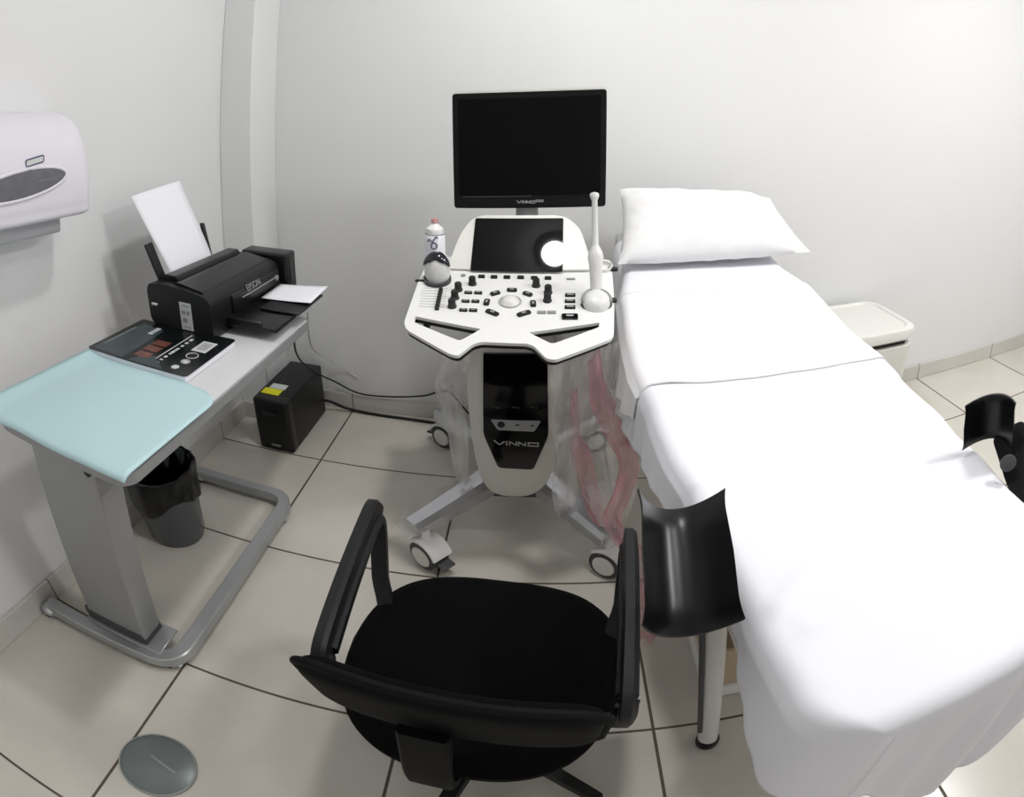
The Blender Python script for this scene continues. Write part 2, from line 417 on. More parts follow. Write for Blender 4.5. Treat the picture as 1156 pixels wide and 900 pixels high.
# ------------------------------------------------------------------ overbed table on the left, with what stands on it
TZ = .82
t = thing('overbed_table', 'wheeled white overbed table with grey column, carrying the printer along the left wall', 'table', (-1.05, 1.15, 0))
TX0, TX1, TY0, TY1 = -1.135, -.735, .664, 1.62
obj('tabletop', MB().prism(rrect(TX1 - TX0, TY1 - TY0, .035, 6, (TX0 + TX1) / 2, (TY0 + TY1) / 2), TZ - .03, TZ), M['table'], t)
tr = []
for k, p in enumerate(rrect(TX1 - TX0 + .004, TY1 - TY0 + .004, .036, 6, (TX0 + TX1) / 2, (TY0 + TY1) / 2)): tr.append((p[0], p[1], TZ - .017))
obj('edge_band', MB().sweep(tr, [(-.004, -.013), (.004, -.013), (.004, .013), (-.004, .013)], True), M['steel'], t)
colm = MB()
c0, c1 = V3((-1.075, .705, .085)), V3((-1.075, .705, TZ - .03))
colm.box((-1.10, .768, (.085 + TZ - .03) / 2), (.205, .085, TZ - .03 - .085), .008, 2)
for p in colm.v: p.x += .155 * (p.z - .06) / (TZ - .09); p.y -= .045 * (p.z - .06) / (TZ - .09)
obj('column', colm, M['steel'], t)
obj('column_shoe', MB().box((-1.10, .768, .088), (.212, .092, .05), .004, 1), M['darkgrey'], t)
obj('foot_plate', MB().box((-1.08, .768, .0615), (.262, .11, .007), .002, 1), M['steelframe'], t)
obj('column_screw', MB().cyl((-.86, .678, TZ - .05), (-.86, .672, TZ - .05), .008, seg=12), M['black'], t)
frp = [V3((x, y, .040)) for x, y in rpoly([(-1.36, .695), (-1.1, .702), (-.905, .712), (-.905, .9), (-.905, 1.4), (-.905, 1.60), (-1.1, 1.605), (-1.33, 1.61)], [0, 0, .085, 0, 0, .085, 0, 0], 12)]
obj('base_frame', MB().sweep(frp, [(-.022, -.014), (.022, -.014), (.022, .016), (.018, .02), (-.018, .02), (-.022, .016)]), M['steelframe'], t)
def small_caster(x, y):
    c = obj('caster', MB().ball((x, y, .028), (.031, .031, .024)).lathe([(0, -.014), (.017, -.014), (.02, -.006), (.02, .006), (.017, .014), (0, .014)], 24, xf((x + .012, y, .02), Matrix.Rotation(pi / 2, 3, 'X'))), M['chrome'], t)
    obj('wheel', MB().lathe([(0, -.012), (.018, -.012), (.02, 0), (.018, .012), (0, .012)], 24, xf((x - .006, y - .012, .02), Matrix.Rotation(pi / 2, 3, 'X'))), M['darkgrey'], c)
small_caster(-1.36, .69); small_caster(-.935, .735); small_caster(-.912, 1.50); small_caster(-1.30, 1.615)

# aqua cover sheet over the near half
def cover_fn(u, v):
    x = -1.20 + .455 * u + .02; y = .648 + .40 * v
    x = -1.185 + (.458) * u + .004 * v
    y = lerp([(0, .640), (.35, .652), (1, .652)], u) + v * lerp([(0, .44), (.3, .45), (1, .385)], u)
    # rounded right far corner
    cu = max(0, (u - .86) / .14); cv = max(0, (v - .86) / .14)
    if cu > 0 and cv > 0:
        d = hypot(cu, cv); k = max(cu, cv) / d if d > 0 else 1
        x -= .0626 * (cu - cu * k); y -= .054 * (cv - cv * k)
    z = TZ + .0035 + .002 * noise.noise((x * 9, y * 9, 0))
    if x < TX0: z += .012 * (TX0 - x) / .05
    e = max(0, (.06 - v) / .06); z -= .010 * e * e
    return (x, y, z)
cv_ = obj('table_cover', MB().grid(cover_fn, 36, 30), M['aqua'], solid=.004)
tag(cv_, 'pale aqua vinyl sheet covering the near half of the overbed table', 'sheet')

# magazine
mc = [V3((-1.185, 1.055, 0)), V3((-.838, 1.058, 0)), V3((-.842, 1.322, 0)), V3((-1.20, 1.338, 0))]
mo = mc[0]; mxv = (mc[1] - mc[0]); mL = mxv.length; MM = axes((mo.x, mo.y, TZ + .0095), mxv, mc[3] - mc[0])
mg = thing('magazine', 'black glossy magazine lying face down between the aqua sheet and the printer', 'magazine', (-1.02, 1.19, TZ + .001))
mw, mh = mL, .268
obj('pages', MB().prism(rrect(mw - .008, mh - .004, .006, 3, mw / 2, mh / 2), -.007, .009, MM), M['paper'], mg)
cvr = obj('cover', MB().prism(rrect(mw, mh, .012, 4, mw / 2, mh / 2), .009, .0105, MM), M['cover'], mg)
def dec(name, poly, m, z=.0105): return obj(name, MB().prism(poly, z, z + .0006, MM), m, cvr)
dec('slate_band', [(.01, .012), (.13, .006), (.12, mh - .05), (.03, mh - .03)], M['slate'])
dec('slate_triangle', [(.15, .004), (.27, .004), (.205, .06), (.165, .04)], M['slate'], .0107)
ph = MB()
for k in range(3): ph.prism(rrect(.050, .034, .002, 2, .168, .055 + .043 * k), .0108, .0114, MM)
obj('picture_strip', ph, M['photo'], cvr)
ln = MB()
dec('rule_line', [(.212, .02), (.215, .02), (.215, .235), (.212, .235)], M['label'], .0106)
random.seed(3)
y = .03
while y < .20:
    l = random.uniform(.006, .016)
    ln.prism([(.226, y), (.235, y), (.235, y + l), (.226, y + l)], .0106, .0112, MM); y += l + random.choice((.003, .003, .012))
tl_ = MB()
for a, b, l in ((.083, .095, .012), (.083, .110, .010), (.083, .123, .009), (.083, .135, .011)): tl_.prism(rrect(.018, l, .003, 2, a + .012, b + .09), .0106, .0112, MM)
obj('title_lettering', tl_, M['label'], cvr)
dec('spine_line', [(.022, .05), (.026, .05), (.026, .2), (.022, .2)], M['grey'], .0108)
obj('cover_lettering', ln, M['label'], cvr)
bc = obj('barcode_patch', MB().prism([(.268, .145), (.315, .145), (.315, .215), (.268, .215)], .0106, .0112, MM), M['label'], cvr)
br_ = MB()
for k in range(9): br_.prism([(.276, .156 + .0055 * k), (.307, .156 + .0055 * k), (.307, .158 + .0055 * k + (k % 3) * .0008), (.276, .158 + .0055 * k + (k % 3) * .0008)], .0113, .0116, MM)
obj('barcode_bars', br_, M['grey'], cvr)
sl = MB()
for (cx, cy, r) in ((.292, .115, .017), (.296, .075, .012)):
    sl.tube([MM @ V3((cx + r * cos(a), cy + r * sin(a), .0112)) for a in [2 * pi * k / 24 for k in range(24)]], .0012, 6, True)
sl.lathe([(0, .0106), (.008, .0106), (.008, .0114), (0, .0114)], 20, MM @ xf((.296, .075, 0)))
sl.lathe([(0, .0106), (.012, .0106), (.012, .0114), (0, .0114)], 6, MM @ xf((.290, .035, 0)))
obj('cover_seals', sl, M['label'], cvr)

# printer ------------------------------------------------------------
PRX0, PRX1, PRY0, PRY1, PRZ = -1.150, -.918, 1.315, 1.83, .155
pr = thing('printer', 'black inkjet printer at the far end of the overbed table, paper fed from behind', 'printer', ((PRX0 + PRX1) / 2, (PRY0 + PRY1) / 2, TZ))
# side profile in (x,z), extruded along y
prof = [(PRX1 + .0, .0), (PRX1 + .007, .03), (PRX1 + .006, .118), (PRX1 - .012, .136), (PRX1 - .11, .151), (PRX0 + .07, .152), (PRX0 + .012, .146), (PRX0 + .002, .125), (PRX0 + .005, .03), (PRX0 + .05, .0)]
MY = Matrix(((1, 0, 0, 0), (0, 0, 1, 0), (0, 1, 0, TZ), (0, 0, 0, 1)))
obj('body', MB().prism(rpoly(prof, .014), PRY0, 1.77, MY), M['black'], pr)
obj('front_panel', MB().prism(rpoly([(PRX1 - .03, .05), (PRX1 + .012, .052), (PRX1 + .011, .108), (PRX1 - .02, .122)], .006), PRY0 + .12, 1.76, MY), M['blacksat'], pr)
lid = obj('lid', MB().prism(rpoly([(PRX1 - .008, .122), (PRX1 - .03, .144), (PRX1 - .11, .159), (PRX0 + .105, .158), (PRX0 + .10, .150), (PRX1 - .1, .145)], .005), PRY0 + .018, 1.755, MY), M['blacksat'], pr)
obj('feed_cover', MB().prism(rpoly([(PRX0 + .098, .15), (PRX0 + .09, .168), (PRX0 + .045, .168), (PRX0 + .03, .14)], .006), PRY0 + .045, 1.745, MY), M['blacksat'], pr)
obj('front_trim', MB().box((PRX1 + .014, 1.62, TZ + .088), (.004, .26, .004), .001, 1), M['grey'], pr)
obj('control_button', MB().cyl((PRX1 + .008, 1.735, TZ + .085), (PRX1 + .018, 1.735, TZ + .083), .009, seg=16), M['grey'], pr)
tank = obj('ink_tank', MB().box((PRX1 - .06, 1.822, TZ + .085), (.185, .08, .145), .010, 3), M['blacksat'], pr)
obj('tank_groove', MB().box((PRX1 + .0335, 1.822, TZ + .09), (.003, .03, .1), .001, 1), M['gloss'], tank)
tray = MB()
TO = V3((PRX1 - .02, 1.60, TZ + .045))
tray.box((PRX1 + .075, 1.56, TZ + .035), (.20, .335, .012), .004, 2).box((PRX1 + .05, 1.40, TZ + .045), (.15, .012, .02), .003, 1).box((PRX1 + .05, 1.72, TZ + .045), (.15, .012, .02), .003, 1)
tr_ = obj('output_tray', tray, M['blacksat'], pr)
obj('tray_extension', MB().box((PRX1 + .125, 1.62, TZ + .046), (.14, .20, .008), .003, 1), M['black'], tr_)
# side guides behind the paper
def slab(p, q, w, th, nrm):
    p, q = V3(p), V3(q); m = axes((p + q) / 2, q - p, V3(nrm).cross(q - p)); return MB().box((0, 0, 0), ((q - p).length, w, th), .003, 2, m)
gl0, gl1 = onx(183, 306, -1.13), onx(167, 275, -1.175)
gr0, gr1 = onx(238, 285, -1.13), onx(228, 252, -1.185)
obj('paper_guide', slab(gl0 + V3((0, 0, -.03)), gl1, .035, .010, (1, 0, .3)), M['black'], pr)
obj('paper_guide', slab(gr0 + V3((0, 0, -.03)), gr1, .020, .010, (1, 0, .3)), M['black'], pr)
sup0 = V3((-1.138, 1.58, TZ + .12)); sup1 = V3((-1.205, 1.56, TZ + .25))
obj('paper_support', slab(sup0, sup1, .2, .006, (1, 0, .3)), M['black'], pr)
# sticker on the near end
sk = MB().box((PRX1 - .085, PRY0 - .0008, TZ + .066), (.042, .0016, .085))
so = obj('ink_sticker', sk, M['label'], pr)
mk = MB()
for k, (a, b, w, h) in enumerate(((-.008, .012, .014, .012), (.009, .012, .012, .012), (-.006, -.012, .016, .014), (.0, .033, .026, .004), (.0, -.033, .024, .003))): mk.box((PRX1 - .085 + a, PRY0 - .0018, TZ + .066 + b), (w, .0012, h), .0004, 1)
obj('sticker_print', mk, M['grey'], so)
obj('side_latch', MB().box((PRX0 + .03, PRY0 - .004, TZ + .085), (.02, .008, .006), .001, 1), M['label'], pr)

# lettering helper: built-in font to mesh
def text_mb(s, size, M_, th=.0008, shear=0):
    cu = bpy.data.curves.new('lettering', 'FONT'); cu.body = s; cu.size = size; cu.align_x = 'CENTER'; cu.align_y = 'CENTER'; cu.extrude = th; cu.shear = shear; cu.resolution_u = 3
    ob = bpy.data.objects.new('lettering', cu); me = bpy.data.meshes.new_from_object(ob)
    m = MB().raw([v.co.copy() for v in me.vertices], [list(p.vertices) for p in me.polygons], M_)
    bpy.data.objects.remove(ob); bpy.data.meshes.remove(me); bpy.data.curves.remove(cu); return m
obj('maker_lettering', text_mb('EPSON', .030, axes((PRX1 + .0125, 1.57, TZ + .106), (0, 1, 0), (-.45, 0, 1))), M['grey'], pr)

# paper standing in the rear feed, paper on the tray
pb0, pb1 = onx(193, 310, -1.125), onx(238, 290, -1.125)
pt0, pt1 = onx(148, 222, -1.235), onx(203, 204, -1.235)
def pap(u, v):
    p = pb0.lerp(pb1, u).lerp(pt0.lerp(pt1, u), v); p = p + V3((.01 * sin(pi * v) * (1 - v) - .004 * sin(pi * u), 0, 0)); return p
dn = (pb0 - pt0).normalized()
o = obj('paper_sheet', MB().grid(lambda u, v: pap(u, v) + (dn * .03 * (1 - v)), 8, 16), M['paper'], solid=.0016)
tag(o, 'white sheet of paper standing upright in the rear feed of the printer', 'paper', 'white sheets in the printer')
q0, q1, q2, q3 = (PRX1 + .02, 1.60), (PRX1 + .20, 1.60), (PRX1 + .195, 1.77), (PRX1 + .02, 1.75)
def pap2(u, v):
    a = V3((*q0, 0)).lerp(V3((*q1, 0)), u).lerp(V3((*q3, 0)).lerp(V3((*q2, 0)), u), v)
    return (a.x, a.y, TZ + .0535 + .006 * u * u + .004 * v)
o = obj('paper_sheet', MB().grid(pap2, 10, 8), M['paper'], solid=.0014)
tag(o, 'white sheet of paper lying on the output tray, under the ink tank', 'paper', 'white sheets in the printer')

# ------------------------------------------------------------------ paper towel dispenser
dx0, dx1, dy0, dy1 = XL + .001, -1.195, .72, 1.18
dz0, dz1 = 1.185, 1.455
dp = thing('paper_towel_dispenser', 'white wall-mounted paper towel dispenser with oval smoky window', 'dispenser', (XL + .1, .94, dz0))
def disp_fn(u, v):
    # v around profile from top-back to bottom-back ; u along y with rounded far end
    D = dx1 - dx0
    pts = [(0, dz1 - .01), (D * .35, dz1 + .005), (D * .68, dz1 - .022), (D * .90, dz1 - .08), (D * .99, dz1 - .15), (D, dz1 - .20), (D * .985, dz0 + .035), (D * .93, dz0 + .008), (D * .55, dz0), (0, dz0 + .0)]
    sp = disp_fn.sp
    p = sp[min(len(sp) - 1, int(round(v * (len(sp) - 1))))]
    e = u if u < .5 else 1 - u
    y = dy0 + (dy1 - dy0) * u
    k = 1.0; kz = 1.0
    w = e * (dy1 - dy0)
    if w < .055:
        a = 1 - w / .055; k = sqrt(max(0, 1 - a * a)) * .30 + .70; k = .72 + .28 * sqrt(max(0, 1 - a * a)); 
    zc = (dz0 + dz1) / 2 - .03
    return (dx0 + p[0] * k, y, zc + (p[1] - zc) * (.86 + .14 * (k - .72) / .28))
D = dx1 - dx0
disp_fn.sp = [(p.x, p.y) for p in spline([(0, dz1 - .012, 0), (D * .35, dz1 + .003, 0), (D * .68, dz1 - .018, 0), (D * .90, dz1 - .075, 0), (D * .99, dz1 - .15, 0), (D, dz1 - .2, 0), (D * .985, dz0 + .035, 0), (D * .93, dz0 + .008, 0), (D * .55, dz0, 0), (0, dz0, 0)], 5)]
us = sorted(set([0, .008, .02, .04, .065, .095, .124] + [i / 20 for i in range(3, 18)] + [1 - q for q in (0, .008, .02, .04, .065, .095, .124)]))
dm = MB(); nv_ = len(disp_fn.sp)
vv = [V3(disp_fn(u, j / (nv_ - 1))) for u in us for j in range(nv_)]
ff = [(i * nv_ + j, (i + 1) * nv_ + j, (i + 1) * nv_ + j + 1, i * nv_ + j + 1) for i in range(len(us) - 1) for j in range(nv_ - 1)]
ff += [tuple(range(nv_)), tuple((len(us) - 1) * nv_ + j for j in range(nv_))]
obj('cover', dm.raw(vv, ff), M['disp'], dp, 50)
obj('outlet', MB().box(((dx0 + dx1) / 2 - .035, (dy0 + dy1) / 2 - .02, dz0 - .022), (.12, dy1 - dy0 - .12, .05), .012, 3), M['disp2'], dp)
def on_front(y, z):   # x of the front cover at height z
    best = min(disp_fn.sp[10:], key=lambda p: abs(p[1] - z)); return dx0 + best[0]
def oval(cy, cz, a, b, tilt, off, n=36, k0=0, k1=1):
    o_ = []
    for k in range(n):
        an = 2 * pi * k / n; yy = a * cos(an); zz = b * sin(an)
        y_, z_ = cy + yy, cz + zz + tilt * yy
        o_.append(V3((on_front(y_, z_) + off, y_, z_)))
    return o_
wc = (.905, 1.292)
def oval_disc(cy, cz, a, b, tilt, off):
    m = MB(); ring = oval(cy, cz, a, b, tilt, off); r2 = oval(cy, cz, a * .5, b * .5, tilt, off)
    c = V3((on_front(cy, cz) + off, cy, cz)); n = len(ring)
    return m.raw(ring + r2 + [c], [(i, (i + 1) % n, n + (i + 1) % n, n + i) for i in range(n)] + [(n + i, n + (i + 1) % n, 2 * n) for i in range(n)])
wn = obj('window', oval_disc(wc[0], wc[1], .155, .032, .10, .003), M['window'], dp)
obj('window_rim', MB().tube(oval(wc[0], wc[1], .156, .033, .10, .002), .004, 8, True), M['disp'], dp)
lg = [V3((on_front(.965, 1.345) + .0035, a, b + .16 * (a - .955))) for a, b in rrect(.062, .016, .0035, 3, .955, 1.345)]
lp = obj('logo_plate', MB().raw([p - V3((.003, 0, 0)) for p in lg] + lg, [tuple(range(len(lg), 2 * len(lg)))] + [(i, (i + 1) % len(lg), len(lg) + (i + 1) % len(lg), len(lg) + i) for i in range(len(lg))]), M['label'], dp)
obj('logo_outline', MB().tube(lg, .0016, 6, True), M['navy'], lp)

# ------------------------------------------------------------------ UPS, bin, drain, cables
ux0, ux1, uy0, uy1, uz = -1.196, -1.035, 1.945, 2.36, .262
u_ = thing('backup_power_unit', 'black box-shaped backup power unit with yellow sticker, on the floor in the corner', 'power supply', ((ux0 + ux1) / 2, (uy0 + uy1) / 2, 0))
obj('case', MB().box(((ux0 + ux1) / 2, (uy0 + uy1) / 2 + .02, uz / 2 + .002), (ux1 - ux0, uy1 - uy0 - .04, uz - .004), .006, 2), M['black'], u_)
obj('front_panel', MB().box(((ux0 + ux1) / 2, uy0 + .028, uz / 2 + .003), (ux1 - ux0 + .006, .056, uz), .016, 3), M['blacksat'], u_)
obj('power_button', MB().box(((ux0 + ux1) / 2 - .005, uy0 - .0005, uz * .77), (.07, .006, .028), .002, 2), M['gloss'], u_)
obj('maker_badge', MB().box(((ux0 + ux1) / 2 - .0, uy0 - .0003, .032), (.045, .003, .01), .001, 1), M['grey'], u_)
obj('yellow_sticker', MB().box((ux0 + .055, uy0 + .085, uz + .0009), (.085, .052, .0022)), M['yellow'], u_)
obj('pale_sticker', MB().box((ux0 + .065, uy0 + .138, uz + .0009), (.075, .045, .0022)), M['label'], u_)

bx, by = -1.232, 1.285
b_ = thing('waste_bin', 'smoky grey plastic waste bin with black liner under the overbed table', 'bin', (bx, by, 0))
obj('bin_body', MB().lathe([(0, 0), (.098, 0), (.103, .012), (.105, .02), (.128, .30), (.132, .305), (.126, .305), (.102, .02), (0, .014)], 48, xf((bx, by, 0))), M['bin'], b_)
def bagf(u, v):
    a = 2 * pi * u
    w = .006 * noise.noise((cos(a) * 3, sin(a) * 3, v * 2.5)) + .0025 * sin(13 * a + 3 * v)
    pf = lerp([(0, 0), (.34, 1), (.42, 1.04), (1, 1.9)], v)
    if v < .36: r, z = .095 + .035 * v / .36, .08 + .235 * v / .36
    elif v < .46: k = (v - .36) / .1; r, z = .130 + .008 * sin(pi * k / 2), .315 + .006 * sin(pi * k)
    else: k = (v - .46) / .54; r, z = .138 - .010 * k, .315 - (.125 + .022 * sin(3 * a) + .02 * noise.noise((a, 1, 2))) * k
    return (bx + (r + w) * cos(a), by + (r + w) * sin(a), z + .012 * sin(2 * a + 1) * (1 if v > .3 else 0))
obj('bin_liner', MB().grid(bagf, 60, 30, cu=True), M['bag'], b_, solid=.0015)

dcx, dcy, dr = -.819, .392, .098
d_ = thing('floor_drain', 'round steel floor drain cover in the tiles at lower left', 'drain', (dcx, dcy, 0))
obj('cover_plate', MB().lathe([(0, .0045), (dr * .93, .0045), (dr * .95, .003), (dr * .95, .0005), (0, .0005)], 56, xf((dcx, dcy, 0))), M['drain'], d_)
obj('rim', MB().lathe([(dr * .95, .0005), (dr * .955, .006), (dr, .0055), (dr * 1.01, .0005)], 56, xf((dcx, dcy, 0))), M['drainedge'], d_)
obj('lift_slot', MB().box((0, 0, 0), (.078, .007, .002), .0008, 1, xf((dcx + .012, dcy + .008, .0052), Matrix.Rotation(radians(-14), 3, 'Z'))), M['drainedge'], d_)

cb = [(-1.04, 2.30, .10), (-1.0, 2.36, .06), (-.93, 2.385, .02), (-.80, 2.385, .008), (-.62, 2.375, .008), (-.47, 2.36, .008), (-.36, 2.33, .02), (-.26, 2.20, .06), (-.2, 2.02, .16)]
o = obj('power_cable', MB().tube(spline(cb, 10), .0075, 10), M['cable']); tag(o, 'thick black power cable lying along the foot of the back wall', 'cable', 'black cables at the back wall')
cb = [(*onx(318, 386, -.83)[:2], TZ - .045), (-.84, 1.62, .72), (-.83, 1.9, .52), (-.86, 2.20, .30), (-.84, 2.405, .145), (-.72, 2.41, .085), (-.55, 2.411, .082), (-.42, 2.411, .094), (-.32, 2.41, .12), (-.2, 2.2, .19), (-.17, 2.02, .24)]
cbp = [(-.815, 1.66, TZ - .038), ony(335, 400, 1.95), ony(352, 418, 2.25), ony(378, 431, 2.402), ony(405, 444, 2.407), ony(440, 448, 2.407), ony(478, 447, 2.405), ony(505, 442, 2.395), (-.30, 2.2, .17), (-.2, 2.02, .24)]
o = obj('power_cable', MB().tube(spline(cbp, 10), .0042, 8), M['cable']); tag(o, 'thin black cord looping from the printer table along the baseboard to the scanner cart', 'cable', 'black cables at the back wall')
cbp = [(-.80, 1.75, TZ - .036), ony(352, 392, 2.1), ony(372, 406, 2.36), ony(392, 419, 2.42), ony(404, 427, 2.424)]
o = obj('white_cord', MB().tube(spline(cbp, 8), .003, 8), M['whitecord']); tag(o, 'short white cord against the back wall above the backup power unit', 'cable')

# ------------------------------------------------------------------ ultrasound machine
um = thing('ultrasound_machine', 'white and black ultrasound scanner cart with monitor, touch screen and key panel', 'ultrasound machine', (-.085, 1.75, 0))
UX = -.082
# chassis: front silhouette extruded in depth
YF = 1.545
def pxz(x, y, yy=YF): p = ony(x, y, yy); return (p.x, p.z)
sil = [pxz(526, 402), pxz(527, 440), pxz(532, 490), pxz(541, 535), pxz(556, 557), pxz(582, 562), pxz(606, 557), pxz(623, 535), pxz(630, 490), pxz(633, 440), pxz(634, 402)]
sil = [(p.x, p.y) for p in spline([(a, b, 0) for a, b in sil], 5)]
sil += [(.03, .855), (-.19, .855)]
MYF = Matrix(((1, 0, 0, 0), (0, 0, -1, 0), (0, 1, 0, 0), (0, 0, 0, 1)))   # (x,z) plate -> world, plate z -> -y
def chassis():
    m = MB(); n = len(sil); cx_ = sum(p[0] for p in sil) / n; cz_ = sum(p[1] for p in sil) / n
    rings = []
    for (yy, k) in ((YF, .96), (YF + .004, .99), (YF + .014, 1.01), (YF + .035, 1.03), (2.02, 1.12), (2.06, 1.06), (2.075, .95)):
        rings.append([V3((cx_ + (p[0] - cx_) * k, yy, cz_ + (p[1] - cz_) * (k if p[1] < .8 else 1))) for p in sil])
    v = [p for r in rings for p in r]
    f = [(i * n + j, i * n + (j + 1) % n, (i + 1) * n + (j + 1) % n, (i + 1) * n + j) for i in range(len(rings) - 1) for j in range(n)]
    f += [tuple(range(n))[::-1], tuple((len(rings) - 1) * n + j for j in range(n))]
    return m.raw(v, f)
body = obj('body_shell', chassis(), M['warmwhite'], um, 50)
fas = [pxz(546, 398), pxz(546, 488), pxz(563, 526), pxz(602, 528), pxz(619, 490), pxz(618, 398)]
fa = obj('front_fascia', MB().prism(rpoly(fas, [.0, .02, .012, .012, .02, .0]), -YF - .010, -YF + .012, MYF), M['gloss'], um)
def fpoly(pts): return [pxz(x, y, YF - .012) for x, y in pts]
z_f = -YF + .012
pp = obj('port_panel', MB().prism(rpoly(fpoly([(554, 473.5), (562, 485), (603, 487), (611, 475)]), .006), z_f, z_f + .003, MYF), M['grey'], fa)
p = pxz(565.7, 479.3, YF - .015); obj('power_button', MB().lathe([(0, z_f + .003), (.0115, z_f + .003), (.0115, z_f + .0045), (0, z_f + .0045)], 24, MYF @ xf((p[0], p[1], 0))), M['black'], pp)
for (a, b) in ((584, 480), (601, 480.6)): p = pxz(a, b, YF - .015); obj('port_slot', MB().prism(rrect(.012, .0045, .001, 2, p[0], p[1]), z_f + .003, z_f + .0045, MYF), M['black'], pp)
for a in (560, 582, 603):
    ic = MB()
    for k in range(3): p = pxz(a - 3 + 3 * k, 460 + .4 * k, YF - .013); ic.prism(rrect(.005, .0035, .0008, 2, p[0], p[1]), z_f, z_f + .0006, MYF)
    obj('port_icon', ic, M['darkgrey'], fa)

def logo(p0, p1, h, th, M_, z):
    """wide maker lettering between x=p0..p1 centred on 0, letter height h"""
    m = MB(); w = (p1 - p0); u = w / 24.
    def st(a, b): 
        d = V3((b[0] - a[0], b[1] - a[1], 0)); n = V3((-d.y, d.x, 0)).normalized() * th / 2
        m.prism([(a[0] + n.x, a[1] + n.y), (a[0] - n.x, a[1] - n.y), (b[0] - n.x, b[1] - n.y), (b[0] + n.x, b[1] + n.y)], z, z + .0008, M_)
    t2 = h / 2 - th / 2
    X = lambda a: p0 + a * u
    st((X(0), h / 2), (X(2.6), -t2)); st((X(2.2), -t2), (X(3.6), -t2)); st((X(3.4), -t2), (X(5.6), t2))
    st((X(6.8), -h / 2), (X(6.8), h / 2))
    for o_ in (8.4, 13.2):
        st((X(o_), -h / 2), (X(o_), h / 2)); st((X(o_), t2), (X(o_ + 3.6), -t2)); st((X(o_ + 3.6), -h / 2), (X(o_ + 3.6), h / 2))
    for a, b in (((18.4, t2), (23.4, t2)), ((18.4, -t2), (23.4, -t2)), ((18.4, -h / 2), (18.4, h / 2)), ((23.6, -h / 2), (23.6, h / 2))): st((X(a[0]), a[1]), (X(b[0]), b[1]))
    return m
pl, pr_ = pxz(557.5, 500, YF - .013), pxz(608.5, 502, YF - .013)
obj('maker_lettering', logo(-(pr_[0] - pl[0]) / 2, (pr_[0] - pl[0]) / 2, .0165, .0042, MYF @ xf(((pl[0] + pr_[0]) / 2, (pl[1] + pr_[1]) / 2, 0), Matrix.Rotation(radians(-2), 3, 'Z')), z_f), M['keymark'], fa)

# base: hub, chrome legs, casters
obj('base_hub', MB().box((UX, 1.80, .20), (.20, .34, .09), .02, 3), M['darkgrey'], um)
def leg(p, q, w0, w1, h0, h1):
    p, q = V3(p), V3(q); d = (q - p); n = 8; m = MB()
    def ring(k):
        t_ = k / n; c = p.lerp(q, t_); w = (w0 + (w1 - w0) * t_) / 2; h = (h0 + (h1 - h0) * t_) / 2
        sd = V3((0, 0, 1)).cross(d).normalized(); up = d.normalized().cross(sd).normalized()
        if up.z < 0: up = -up
        return [c + sd * (w * a) + up * (h * b) for a, b in ((-1, -1), (1, -1), (1, .3), (.62, 1), (-.62, 1), (-1, .3))]
    r = [ring(k) for k in range(n + 1)]
    m.raw([x for a in r for x in a], [(i * 6 + j, i * 6 + (j + 1) % 6, (i + 1) * 6 + (j + 1) % 6, (i + 1) * 6 + j) for i in range(n) for j in range(6)] + [tuple(range(6))[::-1], tuple(n * 6 + j for j in range(6))])
    return m
LG = [((-.150, 1.70, .215), (-.395, 1.425, .165)), ((-.005, 1.70, .215), (.222, 1.405, .165)), ((-.16, 1.92, .20), (-.43, 2.20, .165)), ((.0, 1.92, .20), (.24, 2.20, .165))]
for p, q in LG: obj('chrome_leg', leg(p, q, .10, .070, .075, .05), M['chrome'], um, 25)
caster_on('caster', um, -.345, 1.415, radians(-37), .058, .034, M['darkgrey'], M['offwhite'], M['white'], True)
caster_on('caster', um, .228, 1.40, radians(-37), .058, .034, M['darkgrey'], M['offwhite'], M['white'])
caster_on('caster', um, -.405, 2.19, radians(150), .058, .034, M['darkgrey'], M['offwhite'], M['white'], True)
caster_on('caster', um, .23, 2.19, radians(20), .058, .034, M['darkgrey'], M['offwhite'], M['white'])

# control panel on its tilted plane
PT = tan(radians(14)); PO = V3((0, 1.38, .87)); PNV = V3((0, -PT, 1)).normalized()
PMx = axes(PO, (1, 0, 0), (0, 1, PT))          # local x,y on the panel, z = outward
PMI = PMx.inverted()
def pp2(x, y, off=0):
    q = PMI @ onplane(x, y, PO + PNV * off, PNV); return (q.x, q.y)
outl = [(479, 303), (473, 316), (456, 364), (458.5, 372), (508, 400), (517, 402), (534, 388.5), (543, 386), (595, 388), (603, 391), (617, 405), (627, 406.5), (689.5, 383), (693, 378), (693.5, 338), (690, 294), (660, 290), (520, 288), (490, 292)]
outp = rpoly([pp2(*p) for p in outl], [.02, .05, .02, .02, .02, .02, .02, .02, .02, .02, .02, .02, .02, .02, .05, .02, .02, .02, .02])
hl = rpoly([pp2(*p) for p in [(468.5, 357), (543, 371.5), (519, 385), (467.8, 364)]], [.006, .004, .012, .006])
hr = rpoly([pp2(*p) for p in [(597, 375.3), (677, 364), (676, 369.5), (623, 388.5)]], [.004, .006, .006, .012])
pan = obj('control_panel', MB().prism([outp, hl, hr], -.010, 0, PMx), M['white'], um)
def shrink(poly, k, c=None):
    c = c or (sum(p[0] for p in poly) / len(poly), sum(p[1] for p in poly) / len(poly))
    return [(c[0] + (p[0] - c[0]) * k, c[1] + (p[1] - c[1]) * k) for p in poly]
obj('panel_underside', MB().prism([shrink(outp, .985), hl, hr], -.022, -.0101, PMx), M['black'], um)
obj('panel_neck', MB().box((UX, 1.70, .80), (.20, .24, .15), .02, 3), M['black'], um)
for a in (-.33, .16): obj('panel_bracket', MB().box((a, 1.60, .868), (.015, .15, .03), .003, 1), M['black'], um)
